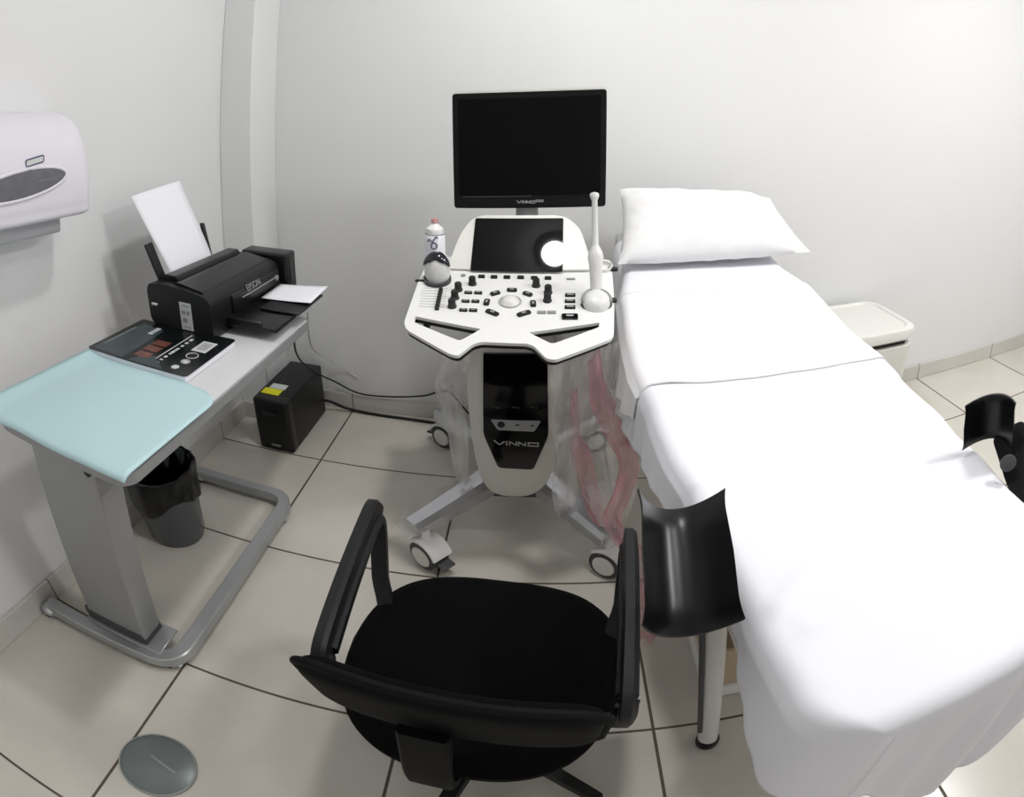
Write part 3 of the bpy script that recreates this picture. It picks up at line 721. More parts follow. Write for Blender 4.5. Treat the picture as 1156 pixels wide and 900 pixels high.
C2 = lambda a, b: (430 + a / 3.853, 260 + b / 3.853)
def keyat(name, a, b, w, h, mt, ht=.006, rot=0, r=.002, mark=True, par=None):
    q = pp2(*C2(a, b), ht)
    K = PMx @ xf((q[0], q[1], 0), Matrix.Rotation(radians(rot), 3, 'Z'))
    o_ = obj(name, MB().prism(rrect(w, h, min(r, h * .45), 3), 0, ht * .75, K).prism(rrect(w * .86, h * .82, min(r, h * .35), 3), ht * .75, ht, K), mt, pan)
    return o_, K
def legend(w, h, r, z, K): obj('key_legend', MB().prism(rrect(w, h, r, 2), z, z + .0004, K), M['keymark'], pan)
for a, b in ((438, 197), (492, 199), (548, 200), (608, 201), (667, 203), (727, 204)): keyat('function_key', a, b, .021, .016, M['key'])
for a, b in ((380, 267), (423, 268), (368, 304), (411, 305), (358, 343), (401, 344)):
    o_, K = keyat('key', a, b, .0235, .0125, M['key']); legend(.013, .004, .001, .006, K)
for a, b, r_ in ((570, 255, 0), (497, 269, 32), (460, 308, 86), (484, 353, -32), (638, 272, -32), (662, 314, -86), (622, 357, 30)):
    big = (a, b) in ((484, 353), (622, 357))
    o_, K = keyat('ring_key', a, b, .042 if big else .031, .017, M['key'], .007, r_, .005); legend(.013, .006, .001, .007, K)
for a, b in ((824, 278), (823, 304), (823, 330)):
    o_, K = keyat('key', a, b, .031, .016, M['key']); legend(.020, .007, .001, .006, K)
o_, K = keyat('freeze_key', 822, 370, .046, .024, M['gloss'], .008, 0, .004); legend(.022, .009, .004, .008, K)
for a, b in ((699, 354), (743, 354)):
    o_, K = keyat('pale_key', a, b, .025, .0145, M['grey'], .004); legend(.016, .008, .002, .004, K)
keyat('status_strip', 826, 210, .028, .010, M['grey'], .003)
q = pp2(*C2(358, 198)); obj('power_key', MB().lathe([(0, 0), (.008, 0), (.008, .003), (.0055, .004), (0, .003)], 20, PMx @ xf((q[0], q[1], 0))), M['grey'], pan)
for a, b in ((398, 227), (337, 253), (322, 288), (310, 325), (675, 235), (727, 265), (724, 300)):
    q = pp2(*C2(a, b + 8)); obj('knob', MB().lathe([(0, 0), (.0135, 0), (.0135, .004), (.0115, .006), (.011, .024), (.0095, .027), (0, .027)], 24, PMx @ xf((q[0], q[1], 0))), M['key'], pan)
q = pp2(*C2(562, 312)); tb = PMx @ xf((q[0], q[1], 0))
obj('trackball', MB().lathe([(.03, 0), (.026, .004), (.022, .010), (.014, .015), (0, .017)], 36, tb), M['offwhite'], pan)
obj('trackball_ring', MB().lathe([(.031, 0), (.034, .003), (.031, .004), (.029, .002)], 36, tb), M['line'], pan)
sg = MB()
for k in range(8):
    fa_, fb = k / 7, 0
    sx_, sy_ = 260 - 17 * fa_ - (3 if k < 3 else 0) * 0, 255 + 80 * fa_
    keyat('slider_cap', sx_, sy_ - 3, .0125, .012, M['key'], .010)
    a0, a1 = pp2(*C2(170 - 12 * fa_ * 1.0 + 8, sy_ - 4)), pp2(*C2(292 - 18 * fa_, sy_))
    sg.prism([(a0[0], a0[1] - .0011), (a1[0], a1[1] - .0011), (a1[0], a1[1] + .0011), (a0[0], a0[1] + .0011)], 0, .0006, PMx)
obj('slider_tracks', sg, M['line'], pan)

# touch screen housing on its 45-degree plane
TSO = V3((0, 1.765, .966)); TSV = V3((0, 1, 1)).normalized(); TSN = V3((0, -1, 1)).normalized()
TSM = axes(TSO, (1, 0, 0), TSV); TSI = TSM.inverted()
def ts2(x, y, off=0): q = TSI @ onplane(x, y, TSO + TSN * off, TSN); return (q.x, q.y)
hs = rpoly([ts2(*p) for p in [(506, 303), (512, 283), (521, 262), (533, 247), (545, 243), (628, 243), (641, 246), (655, 258), (664, 285), (669, 304)]], [.01, .03, .04, .03, .02, .02, .03, .04, .03, .01])
ho = obj('screen_housing', MB().prism(hs, -.04, 0, TSM), M['offwhite'], um)
gls = rpoly([ts2(*p) for p in [(537, 247), (636, 247), (635, 307), (531, 306)]], .006)
obj('touch_screen', MB().prism(gls, 0, .004, TSM), M['glass'], um)
obj('housing_rear', MB().box((UX, 2.01, 1.0), (.26, .08, .18), .03, 3), M['offwhite'], um)

# monitor
MYY = 1.95
mon = obj('monitor_arm', MB().cyl((-.055, 2.00, 1.0), (-.055, 2.005, 1.26), .044, .036, 24).box((-.05, 2.005, 1.33), (.16, .04, .12), .008, 2), M['grey'], um)
cs = [ony(*p, MYY) for p in [(510.5, 106), (685, 100.5), (683.5, 233), (513, 235)]]
MF = axes((0, MYY, 0), (1, 0, 0), (0, 0, 1))     # x, z plate; +z local = -y
def mq(p): return (p.x, p.z)
fr_out = rpoly([mq(p) for p in cs], .012)
fr_ = obj('monitor', MB().prism(fr_out, -.035, 0, MF), M['bezel'], um)
obj('monitor_rear_shell', MB().prism([(a, b + .007) for a, b in shrink(fr_out, 1.004)], -.06, -.012, MF), M['offwhite'], fr_)
sc_ = [mq(ony(*p, MYY)) for p in [(517, 112.5), (678.5, 107.5), (677.5, 219), (518.5, 221)]]
obj('monitor_screen', MB().prism(rpoly(sc_, .003), 0, .0012, MF), M['screen'], fr_)
a, b = mq(ony(523, 222.2, MYY)), mq(ony(600, 221.2, MYY))
obj('bezel_line', MB().prism([(a[0], a[1] - .0012), (b[0], b[1] - .0012), (b[0], b[1] + .0012), (a[0], a[1] + .0012)], .001, .0016, MF), M['darkgrey'], fr_)
lc0, lc1 = mq(ony(583.5, 228.2, MYY)), mq(ony(604, 227.8, MYY))
obj('monitor_lettering', logo(-(lc1[0] - lc0[0]) / 2, (lc1[0] - lc0[0]) / 2, .010, .0028, MF @ xf(((lc0[0] + lc1[0]) / 2, (lc0[1] + lc1[1]) / 2, 0)), .0005), M['keymark'], fr_)
lm_ = MB()
for k, xx in enumerate((605.8, 609.0, 612.2)):
    p = mq(ony(xx, 226.8, MYY)); lm_.prism([rrect(.0078, .0088, .002, 2, p[0], p[1]), rrect(.0034, .0036, .001, 2, p[0], p[1])], .0005, .0013, MF)
obj('model_mark', lm_, M['keymark'], fr_)

# probe holders (cups at both sides of the panel)
def panel_pt(x, y, off=0): return onplane(x, y, PO + PNV * off, PNV)
hL = panel_pt(494, 317); hR = panel_pt(673, 338); hR2 = panel_pt(681, 303)
def cup(c, r, mt, name='probe_holder'):
    return obj(name, MB().lathe([(r * .85, -.05), (r, -.02), (r * 1.02, .012), (r * .9, .014), (r * .8, -.045)], 32, xf(c, frame(PNV))), mt, um)
cup(hL, .043, M['darkgrey']); cup(hR, .040, M['black']); cup(hR2, .030, M['offwhite'])
obj('holder_hook', MB().box(hL + V3((-.052, -.005, -.002)), (.04, .012, .008), .003, 1), M['black'], um)
obj('holder_hook', MB().box(hR + V3((.043, -.012, .0)), (.035, .02, .014), .004, 1), M['black'], um)
obj('holder_hook', MB().box(hR2 + V3((.03, -.012, .0)), (.035, .02, .014), .004, 1), M['black'], um)

# left probe: convex head upwards
pc = hL + V3((0, .0, .008))
pb = thing('ultrasound_probe', 'white convex probe with dark domed head in the left holder', 'probe', pc + V3((0, 0, -.03)))
obj('probe_body', MB().lathe([(0, -.04), (.026, -.04), (.036, -.01), (.041, .02), (.042, .045), (.038, .066), (.028, .080), (0, .086)], 36, xf(pc), 1, .8), M['probe'], pb)
def lensf(u, v):
    a = pi * (-.04 + 1.08 * u); th = v * 1.0
    ph_ = radians(200 + 140 * u)       # around
    el = radians(lerp([(0, 6), (.25, 22), (.5, 34), (.75, 22), (1, 6)], u) * (1 - v) + 78 * v)
    r = .0452
    return (pc.x + r * cos(ph_) * cos(el) * 1.0, pc.y + r * .82 * sin(ph_) * cos(el), pc.z + .040 + .050 * sin(el))
obj('probe_lens', MB().grid(lensf, 26, 10), M['lens'], pb, solid=.003)

# right probe: long endocavity wand, tip up, with handle
wb = hR + V3((0, 0, .005)); wt = ony(671, 218, wb.y + .06)
w_ = thing('endocavity_probe', 'white wand-shaped probe standing tip up in the right holder', 'probe', wb)
wd = (wt - wb); wL = wd.length; WM = xf(wb, frame(wd))
obj('probe_shaft', MB().lathe([(.012, wL * .45), (.009, wL * .52), (.0088, wL * .93), (.0125, wL * .955), (.0145, wL * .98), (.012, wL * 1.0), (0, wL * 1.012)], 24, WM), M['probe'], w_)
obj('probe_handle', MB().lathe([(0, -.01), (.017, -.01), (.018, 0), (.0175, wL * .10), (.0180, wL * .17), (.0205, wL * .32), (.024, wL * .39), (.020, wL * .44), (.011, wL * .50), (0, wL * .5)], 28, WM), M['probe'], w_)
obj('probe_collar', MB().lathe([(.0185, .002), (.0205, .006), (.0205, .014), (.0185, .018)], 32, WM), M['offwhite'], w_)
HB = xf(hR + V3((-.002, -.030, .0)), frame(PNV + V3((0, -.35, 0))))
obj('holder_bowl', MB().lathe([(0, .030), (.020, .029), (.032, .024), (.040, .012), (.0415, -.002), (.036, -.014), (0, -.016)], 36, HB), M['probe'], um)
obj('holder_band', MB().tube([HB @ V3((.0405 * cos(a), .0405 * sin(a), .012)) for a in [radians(-10 + 200 * k / 24) for k in range(25)]], .006, 8), M['grey'], um)
obj('holder_lip', MB().tube([HB @ V3((.0415 * cos(a), .0415 * sin(a), -.004)) for a in [radians(180 + 180 * k / 24) for k in range(25)]], .005, 8), M['darkgrey'], um)

# gel bottle
gb = ony(491.5, 300, 1.80); gb.z -= .01
gtop = ony(491, 246, 1.80).z
gh = gtop - gb.z
g_ = thing('gel_bottle', 'white squeeze bottle of gel with pink tip, behind the left probe', 'bottle', gb)
obj('bottle_body', MB().lathe([(0, 0), (.030, 0), (.034, .008), (.034, gh * .62), (.032, gh * .70), (.026, gh * .74), (0, gh * .74)], 32, xf(gb)), M['paper'], g_)
obj('bottle_cap', MB().lathe([(.029, gh * .715), (.030, gh * .73), (.028, gh * .80), (.018, gh * .85), (.010, gh * .89), (.009, gh * .93), (0, gh * .93)], 28, xf(gb)), M['white'], g_)
obj('bottle_tip', MB().lathe([(.0095, gh * .90), (.0125, gh * .93), (.011, gh * .985), (0, gh)], 20, xf(gb)), M['pink'], g_)
obj('neck_band', MB().lathe([(.0305, gh * .685), (.0325, gh * .69), (.0315, gh * .708), (.029, gh * .71)], 32, xf(gb)), M['black'], g_)
lab = MB()
def onb(a, z, r=.0348): return V3((gb.x + r * sin(a), gb.y - r * cos(a), gb.z + z))
lab.tube([onb(.1 + .28 * cos(k * pi / 8), gh * .50 + .010 * sin(k * pi / 8)) for k in range(16)], .0022, 6, True)
lab.tube([onb(-.55 + .085 * k, gh * .57 + .006 * sin(k * .8) + .0012 * k) for k in range(13)], .002, 6)
obj('bottle_label_mark', lab, M['navy'], g_)

# ------------------------------------------------------------------ plastic film hanging from the machine
def ribbon(path, wid, amp, seed, n=60, m=14, off=(0, 0, 0)):
    """path: list of (x,y,z) centre points ; wid: list of widths (x direction mostly)"""
    P_ = spline([V3(p) + V3(off) for p in path], 12); k = len(P_)
    def fn(u, v):
        i = min(k - 1, int(u * (k - 1))); j = min(k - 1, i + 1); f_ = u * (k - 1) - i
        c = P_[i].lerp(P_[j], f_); w = lerp([(q / (len(wid) - 1), x) for q, x in enumerate(wid)], u)
        s_ = (v - .5) * w
        edge = .25 * w * noise.noise((u * 4, seed * 3.1, 5 if v > .5 else 9)) * abs(2 * v - 1)
        fold = amp * (sin(v * 10 + seed + 1.6 * sin(u * 4)) + .8 * noise.noise((v * 3 + seed, u * 2.5, seed)))
        return (c.x + s_ + edge + .15 * fold, c.y + fold + .2 * s_ * sin(seed), c.z + .25 * fold)
    return MB().grid(fn, n, m)
yq = 1.50
o = obj('plastic_film', ribbon([panel_pt(510, 392, -.04), ony(508, 440, 1.56), ony(516, 500, 1.58), ony(526, 545, 1.60)], [.09, .08, .065, .045], .010, 1.0), M['film']); tag(o, 'clear crumpled plastic film hanging at the left side of the scanner cart', 'plastic film', 'plastic films hanging on the scanner cart')
o = obj('plastic_film', ribbon([panel_pt(646, 395, -.04), ony(645, 450, 1.50), ony(642, 520, 1.51), ony(634, 580, 1.50)], [.13, .12, .11, .06], .014, 2.3), M['film']); tag(o, 'clear plastic film draped down the right flank of the scanner cart', 'plastic film', 'plastic films hanging on the scanner cart')
o = obj('plastic_film', ribbon([panel_pt(672, 388, -.04), ony(676, 440, 1.5), ony(683, 500, 1.5), ony(690, 560, 1.42), ony(690, 590, 1.40)], [.13, .15, .17, .16, .08], .016, 3.1), M['film']); tag(o, 'wide clear plastic film hanging between the scanner cart and the bed', 'plastic film', 'plastic films hanging on the scanner cart')
o = obj('pink_plastic_film', ribbon([panel_pt(671, 384, -.03), ony(674, 420, 1.46), ony(685, 460, 1.45), ony(700, 500, 1.44), ony(708, 528, 1.42), ony(700, 560, 1.38), ony(690, 585, 1.36), ony(700, 606, 1.34), ony(720, 635, 1.30), onz(733, 690, .02), onz(728, 722, .012)], [.035, .05, .075, .07, .06, .05, .045, .05, .075, .08, .06], .010, 4.7, 110), M['pinkfilm']); tag(o, 'long pink plastic film trailing from the panel to the floor', 'plastic film', 'plastic films hanging on the scanner cart')
o = obj('pink_plastic_film', ribbon([ony(649, 440, 1.47), ony(649, 485, 1.47), ony(657, 508, 1.45), ony(662, 545, 1.44), ony(672, 575, 1.42), ony(682, 592, 1.40)], [.02, .03, .075, .065, .06, .03], .010, 6.2), M['pinkfilm']); tag(o, 'shorter pink plastic film bunched above the right front leg of the scanner cart', 'plastic film', 'plastic films hanging on the scanner cart')

def sleeve(p, q, seed, label):
    p, q = V3(p), V3(q); d = q - p; sd = V3((0, 0, 1)).cross(d).normalized(); up = d.normalized().cross(sd).normalized(); up = up if up.z > 0 else -up
    def fn(u, v):
        a = 2 * pi * v; c = p.lerp(q, -.08 + 1.20 * u)
        w = .060 - .014 * u; h = .046 - .010 * u
        k = 1 + .13 * noise.noise((u * 9 + seed, cos(a) * 2, sin(a) * 2)) + .04 * sin(22 * u + 3 * a)
        if u > .9: k *= 1 - .4 * (u - .9) / .1
        ca, sa = cos(a), sin(a)
        sq = max(abs(ca), abs(sa)) ** .55
        return c + sd * (w * ca / sq * k) + up * (h * sa / sq * k + .004)
    o_ = obj('plastic_sleeve', MB().grid(fn, 40, 28, cv=True), M['filmleg']); tag(o_, label, 'plastic film', 'plastic sleeves on the chrome legs')
sleeve(*LG[0], 2, 'clear plastic sleeve wrapped round the left front chrome leg')
sleeve(*LG[1], 5, 'clear plastic sleeve wrapped round the right front chrome leg')

# ------------------------------------------------------------------ examination bed
def bz(y): return .80 + max(0, .16 * (y - 1.1)) if y > 1.16 else .80 + (.16 * .06 / 2) * max(0, (y - 1.04) / .12) ** 2
EL = [(.25, .315), (.35, .304), (.5, .290), (.7, .285), (.85, .272), (1.0, .255), (1.15, .250), (1.35, .232), (1.5, .232), (1.7, .243), (1.95, .285), (2.3, .29)]
ER = [(.25, .85), (.6, .868), (.8, .897), (1.0, .93), (1.2, .94), (1.45, .915), (1.7, .918), (1.9, .885), (2.3, .885)]
BX0, BX1, BY0, BY1 = .29, .90, .262, 2.32
et = thing('exam_table', 'padded gynaecological examination bed on white tube legs with black leg rests', 'bed', (.595, 1.30, 0))
mt_ = MB()
ys = [BY0 + .014, BY0 + .024, BY0 + .045, BY0 + .075, BY0 + .12, .5, .8, 1.04, 1.1, 1.16, 1.5, 1.9, BY1]
secs = []
for y in ys:
    z = bz(y) - .014; q_ = max(0, 1 - (y - BY0 - .014) / .106); i_ = .115 * (1 - sqrt(max(0, 1 - q_ * q_)))
    a_, b_x = max(BX0, lerp(EL, y)) + .016 + i_, min(BX1, lerp(ER, y)) - .016 - i_
    secs.append([V3((x, y, zz)) for x, zz in rpoly([(a_, z - .07), (b_x, z - .07), (b_x, z), (a_, z)], .02)])
n = len(secs[0])
mt_.raw([p for s_ in secs for p in s_], [(i * n + j, i * n + (j + 1) % n, (i + 1) * n + (j + 1) % n, (i + 1) * n + j) for i in range(len(secs) - 1) for j in range(n)] + [tuple(range(n))[::-1], tuple((len(secs) - 1) * n + j for j in range(n))])
obj('mattress', mt_, M['vinyl'], et)
fm = MB()
for x in (.33, .86): fm.box((x, 1.32, .665), (.04, 1.90, .04), .004, 1)
for y in (.40, .684, 1.45, 2.226): fm.box((.595, y, .665), (.53, .04, .04), .004, 1)
obj('bed_frame', fm, M['tube'], et)
for x, y in ((.402, .684), (.404, 2.226), (.79, .684), (.79, 2.226)):
    l_ = obj('leg', MB().cyl((x, y, .018), (x - (.09 if x < .6 else -.09), y + .03, .66), .0235, seg=24), M['tube'], et)
    obj('rubber_foot', MB().lathe([(0, 0), (.026, 0), (.028, .008), (.0275, .028), (.024, .034), (0, .034)], 24, xf((x, y, 0))), M['black'], l_)
    if (x, y) == (.402, .684): obj('inner_rod', MB().cyl((x - .035, y - .01, .10), (x - .117, y + .02, .65), .006, seg=12), M['darkgrey'], l_)

def gutter(c, ax, nrm, L, W, depth, flare, th=.008, n=26, m=30):
    """half-pipe leg rest: c centre, ax along the leg (towards its upper end), nrm = open side"""
    ax = V3(ax).normalized(); nrm = (V3(nrm) - ax * V3(nrm).dot(ax)).normalized(); sd = ax.cross(nrm)
    def fn(u, v, o):
        a = (v - .5) * 2; s_ = (u - .5) * L
        e = abs(2 * u - 1); fl = flare * max(0, (e - .6) / .4) ** 2
        x = a * (W / 2 + fl * .35) ; z = depth * (abs(a) ** 2.2) - depth * .5 - fl * .6 * (1 - abs(a) ** 2)
        k = 1 - .05 * e
        return V3(c) + ax * s_ + sd * x * k + nrm * (z - o)
    mb = MB(); A = [fn(i / n, j / m, 0) for i in range(n + 1) for j in range(m + 1)]; B = [fn(i / n, j / m, th) for i in range(n + 1) for j in range(m + 1)]
    N = (n + 1) * (m + 1); q = m + 1
    f = []
    for i in range(n):
        for j in range(m): a = i * q + j; f += [(a, a + q, a + q + 1, a + 1), (N + a, N + a + 1, N + a + q + 1, N + a + q)]
    for i in range(n): f += [(i * q, N + i * q, N + (i + 1) * q, (i + 1) * q), (i * q + m, (i + 1) * q + m, N + (i + 1) * q + m, N + i * q + m)]
    for j in range(m): f += [(j, j + 1, N + j + 1, N + j), (n * q + j, N + n * q + j, N + n * q + j + 1, n * q + j + 1)]
    return mb.raw(A + B, f)
# left leg rest
tl, trr = onz(716, 566, .93), onz(812, 556, .93); bl_, brr = onz(733, 722, .85), onz(820, 697, .85)
uc, lc = (tl + trr) / 2, (bl_ + brr) / 2
lc += (0, 0, 0) if False else V3((0, 0, 0))
axv = uc - lc; cen = (uc + lc) / 2
nrml = axv.cross(V3((1, 0, 0))); nrml = nrml if nrml.y < 0 else -nrml
nrml = nrml + V3((0.10, 0, 0)) * nrml.length
ls = obj('leg_support', gutter(cen, axv, nrml, axv.length, .125, .056, .018), M['shell'], et, 50)
br1 = MB().tube(spline([cen - nrml.normalized() * .045, cen - nrml.normalized() * .075 + V3((.02, 0, -.02)), V3((.30, .80, .66)), V3((.40, .80, .655))], 8), .011, 12)
obj('support_rod', br1, M['chrome'], ls)
# right leg rest
rc = onz(1119, 478, .88)
e0, e1 = onz(1090, 474, .87), onz(1141, 484, .87)
wax = (e1 - e0); 
ra = V3((-.08, .22, 1)); rn = V3((-.80, -.58, .05))
rs = obj('leg_support', gutter(rc + V3((.0, 0, -.0)), ra, rn, .100, .108, .055, .010), M['shell'], et, 50)
bp0, bp1 = rc + V3((.045, -.03, -.045)), onz(1168, 575, .80)
bkn = (CAM - (bp0 + bp1) / 2).normalized(); bk = axes((bp0 + bp1) / 2, bp1 - bp0, bkn.cross(bp1 - bp0))
BL = (bp1 - bp0).length
obj('support_bracket', MB().prism(rpoly([(-BL / 2 - .03, -.03), (-BL / 2 - .03, .045), (0, .038), (BL / 2, .03), (BL / 2, -.03), (0, -.034)], .02), -.010, .010, bk), M['matt'], rs)
sp_ = onz(1138, 523, .845)
nb = (CAM - sp_).normalized()
obj('clamp_screw', MB().cyl(sp_ - nb * .012, sp_ + nb * .006, .017, seg=20, bev=.003), M['darkgrey'], rs)
obj('support_rod', MB().tube(spline([V3((.79, .80, .655)), V3((.90, .80, .66)), bp1 + V3((.0, .03, -.06)), bp1 + V3((0, 0, .0))], 8), .011, 12), M['chrome'], rs)

# bed sheet: nearest point on rounded rectangle, then hang
def cloth_pt(u, v, off=0., seed=0, foot=True, hemfold=1.):
    """u: -1 (left hem) .. ; u in metres relative: u<0 left overhang, 0..1 top, >1 right overhang (u-1 metres). v: y on top, below BY0 = foot overhang"""
    y = max(v, BY0) if foot else v
    xl, xr = lerp(EL, y), lerp(ER, y)
    R = .034; RC = .10; qc = 0
    if foot and y < BY0 + RC:
        qc = 1 - (y - BY0) / RC; xl += RC * (1 - sqrt(max(0, 1 - qc * qc))) ; xr -= RC * (1 - sqrt(max(0, 1 - qc * qc)))
    # top coordinate
    ul = max(0, -u); ur = max(0, u - 1); vf = max(0, BY0 - v) * lerp([(0, .62), (.45, 1), (.8, 1), (1, .65)], min(1, max(0, u))) if foot else 0
    ut = min(1, max(0, u)); x = xl + (xr - xl) * ut
    z = bz(y) + off
    n = V3((0, 0, 0)); d = 0
    if ul > 0 or ur > 0 or vf > 0:
        d = hypot(ul + ur, vf); sgn_ = -1 if ul else (1 if ur else 0)
        if vf > 0: n = V3((sgn_ * .12 * (ul + ur) / (ul + ur + vf), -1, 0))
        else: n = V3((sgn_ * sqrt(max(0, 1 - qc * qc)), -qc, 0))
        n.normalize()
    if d == 0:
        # ridges and soft creases on the top
        z += .004 * noise.noise((x * 3.2, y * 2.6, 1)) + .0016 * noise.noise((x * 11, y * 9, 4))
        if not seed:
            for (ax_, ay_, bx_, by_, w, h) in ((.285, .86, .40, .83, .010, .010), (.30, .78, .39, .80, .012, .008), (.33, .52, .47, .66, .014, .008), (.36, .47, .60, .60, .02, .006), (.62, .95, .76, .72, .011, .004), (.80, 1.0, .93, .93, .015, .004), (.46, .42, .6, .38, .02, .003)):
                dx_, dy_ = bx_ - ax_, by_ - ay_; L2 = dx_ * dx_ + dy_ * dy_; t_ = max(0, min(1, ((x - ax_) * dx_ + (y - ay_) * dy_) / L2))
                e = hypot(x - ax_ - t_ * dx_, y - ay_ - t_ * dy_); z += h * math.exp(-(e / w) ** 2) * (1 - .6 * t_)
        else:
            z += .003 * math.exp(-((x - .32) / .04) ** 2) * (1 + sin(y * 30))
        # pillow of edge: round down near the edges
        ed = min(x - xl, xr - x, (y - BY0) if foot else 9)
        if ed < R: z -= R * (1 - sqrt(max(0, 1 - ((R - ed) / R) ** 2)))
        return V3((x, y, z))
    # hanging part
    hang = d
    # arc position along the edge for folds
    s_ = y * 1.0 if (ul or ur) and not vf else (x if not (ul or ur) else x + y + atan2(vf, ul + ur) * .12)
    fold = sin(s_ * 26 + 1.5 * sin(s_ * 9 + seed) + seed) * .55 + .6 * noise.noise((s_ * 7, seed + 3, .3)) + .35 * sin(s_ * 61 + 2)
    fold *= min(1, max(.0, (y - BY0) / .08 if vf == 0 else min(x - xl, xr - x) / .08)) if foot else 1
    fl = .06 * hang + min(1, hang / .12) * (.020 if vf > 0 else .009) * hemfold * fold
    if ul: fl += -.16 * hang * (math.exp(-((y - .63) / .16) ** 2)) - .02 * math.exp(-((y - .63) / .12) ** 2) * min(1, d / .04)
    zz = z - R - hang
    return V3((x, y, 0)) + n * (fl + off) + V3((0, 0, zz))
HL = [(.0, .208), (.262, .208), (.30, .185), (.36, .155), (.45, .13), (.56, .095), (.75, .075), (.95, .08), (1.1, .105), (1.28, .15), (1.55, .21), (1.75, .26), (1.95, .22), (2.2, .12)]
def sheet(v0, v1, nv, off, seed, hl, hr, foot, hemfold=1.):
    us_ = [-(1 - k / 18) for k in range(18)] + [k / 44 for k in range(45)] + [1 + k / 12 for k in range(1, 13)]
    # denser near the edges
    m = MB(); vs_ = []
    if foot:
        vs_ = [BY0 - .34 * (1 - k / 22) for k in range(22)] + [BY0 + .0 + (v1 - BY0) * (k / nv) ** 1.45 for k in range(nv + 1)]
    else: vs_ = [v0 + (v1 - v0) * k / nv for k in range(nv + 1)]
    for v in vs_:
        for u in us_:
            yy = max(v, BY0)
            # smooth non-uniform spacing on top
            if 0 <= u <= 1: uu = .5 - .5 * cos(pi * u); uu = .25 * u + .75 * uu
            elif u < 0: uu = u * (lerp(hl, v) if isinstance(hl, list) else hl + .02 * sin(v * 9))
            else: uu = 1 + (u - 1) * hr
            vv_ = v
            if not foot: vv_ = v + .012 * noise.noise((uu * 5, seed, v * 3)) 
            m.v.append(cloth_pt(uu, vv_, off, seed, foot, hemfold))
    a = len(vs_); b = len(us_)
    out = lambda i, j: foot and vs_[i] < BY0 - 1e-6 and not (-1e-6 <= us_[j] <= 1 + 1e-6)
    m.f = [(i * b + j, i * b + j + 1, (i + 1) * b + j + 1, (i + 1) * b + j) for i in range(a - 1) for j in range(b - 1)
           if not any(out(p, q) for p, q in ((i, j), (i, j + 1), (i + 1, j + 1), (i + 1, j)))]
    used = sorted({q for f in m.f for q in f}); ix = {q: k for k, q in enumerate(used)}
    m.v = [m.v[q] for q in used]; m.f = [tuple(ix[q] for q in f) for f in m.f]
    return m
o = obj('bed_sheet', sheet(0, 2.20, 110, .003, 0, HL, .22, True), M['sheet'], ang=80, solid=.0022); tag(o, 'large white cotton sheet covering the whole examination bed', 'sheet')
ds = sheet(1.245, 1.735, 40, .0075, 3.7, [(1.2, .05), (1.35, .11), (1.5, .14), (1.65, .09), (1.75, .05)], .18, False, 1.3)
o = obj('draw_sheet', ds, M['sheet2'], ang=80, solid=.0025); tag(o, 'narrow bright white sheet laid across the middle of the bed', 'sheet')

# pillow
PBL = V3((.262, 1.90, .955)); PBR = V3((.985, 1.885, .965)); PTL = ony(699, 216, 2.27); PTR = ony(868, 226, 2.25)
def pil(u, v, sgn):
    a, b = 2 * u - 1, 2 * v - 1
    c = PBL.lerp(PBR, u).lerp(PTL.lerp(PTR, u), v)
    cen_ = (PBL + PBR + PTL + PTR) / 4
    ex = ((PBR - PBL) + (PTR - PTL)) / 2; ey = ((PTL - PBL) + (PTR - PBR)) / 2; nn = ex.cross(ey).normalized()
    c = c - ex * (.5 * a * .045 * (1 - b * b)) - ey * (.5 * b * .10 * (1 - a * a) * (1 if b > 0 else .4))
    t_ = ((1 - abs(a) ** 3.2) * (1 - abs(b) ** 2.6)) ** .55 if abs(a) < 1 and abs(b) < 1 else 0
    flap = 1 - .65 * max(0, (u - .80) / .2) ** 1.2 * (1 - .4 * v)
    w = .010 * noise.noise((u * 5, v * 4, 2 + sgn)) + .006 * noise.noise((u * 13 + v * 6, v * 5, 7))
    # gathers along the bottom edge and the left seam
    w += .010 * (1 - v) ** 2 * max(0, sin((u * 1.0 - v * .55) * 46 + 3 * noise.noise((u * 3, v * 2, 1)))) * (1 - abs(2 * u - .95)) * 1.2
    w += .007 * math.exp(-(u / .10) ** 2) * sin(v * 34)
    return c + nn * ((.098 * t_ * flap + w * min(1, t_ * 1.6)) * sgn * (1 if sgn > 0 else .55)) + nn * .012
pm = MB(); pm.grid(lambda u, v: pil(u, v, 1), 60, 44); pm.grid(lambda u, v: pil(u, v, -1), 60, 44)
# lift so that nothing dips under the sheet
po = obj('pillow', pm, M['pillow'], ang=80)
bmx = bmesh.new(); bmx.from_mesh(po.data); bmesh.ops.remove_doubles(bmx, verts=bmx.verts[:], dist=.0004); bmesh.ops.recalc_face_normals(bmx, faces=bmx.faces[:])
for v in bmx.verts:
    w = v.co + po.location; zmin = (bz(w.y / S) + .008) * S
    if .2 * S < w.x < .93 * S and w.z < zmin: v.co.z += zmin - w.z
    if w.y > (YB - .012) * S: v.co.y -= w.y - (YB - .012) * S
bmx.to_mesh(po.data); bmx.free(); po.data.shade_smooth(); po.data.set_sharp_from_angle(angle=radians(80))
tag(po, 'plump white pillow leaning against the back wall at the head of the bed', 'pillow')

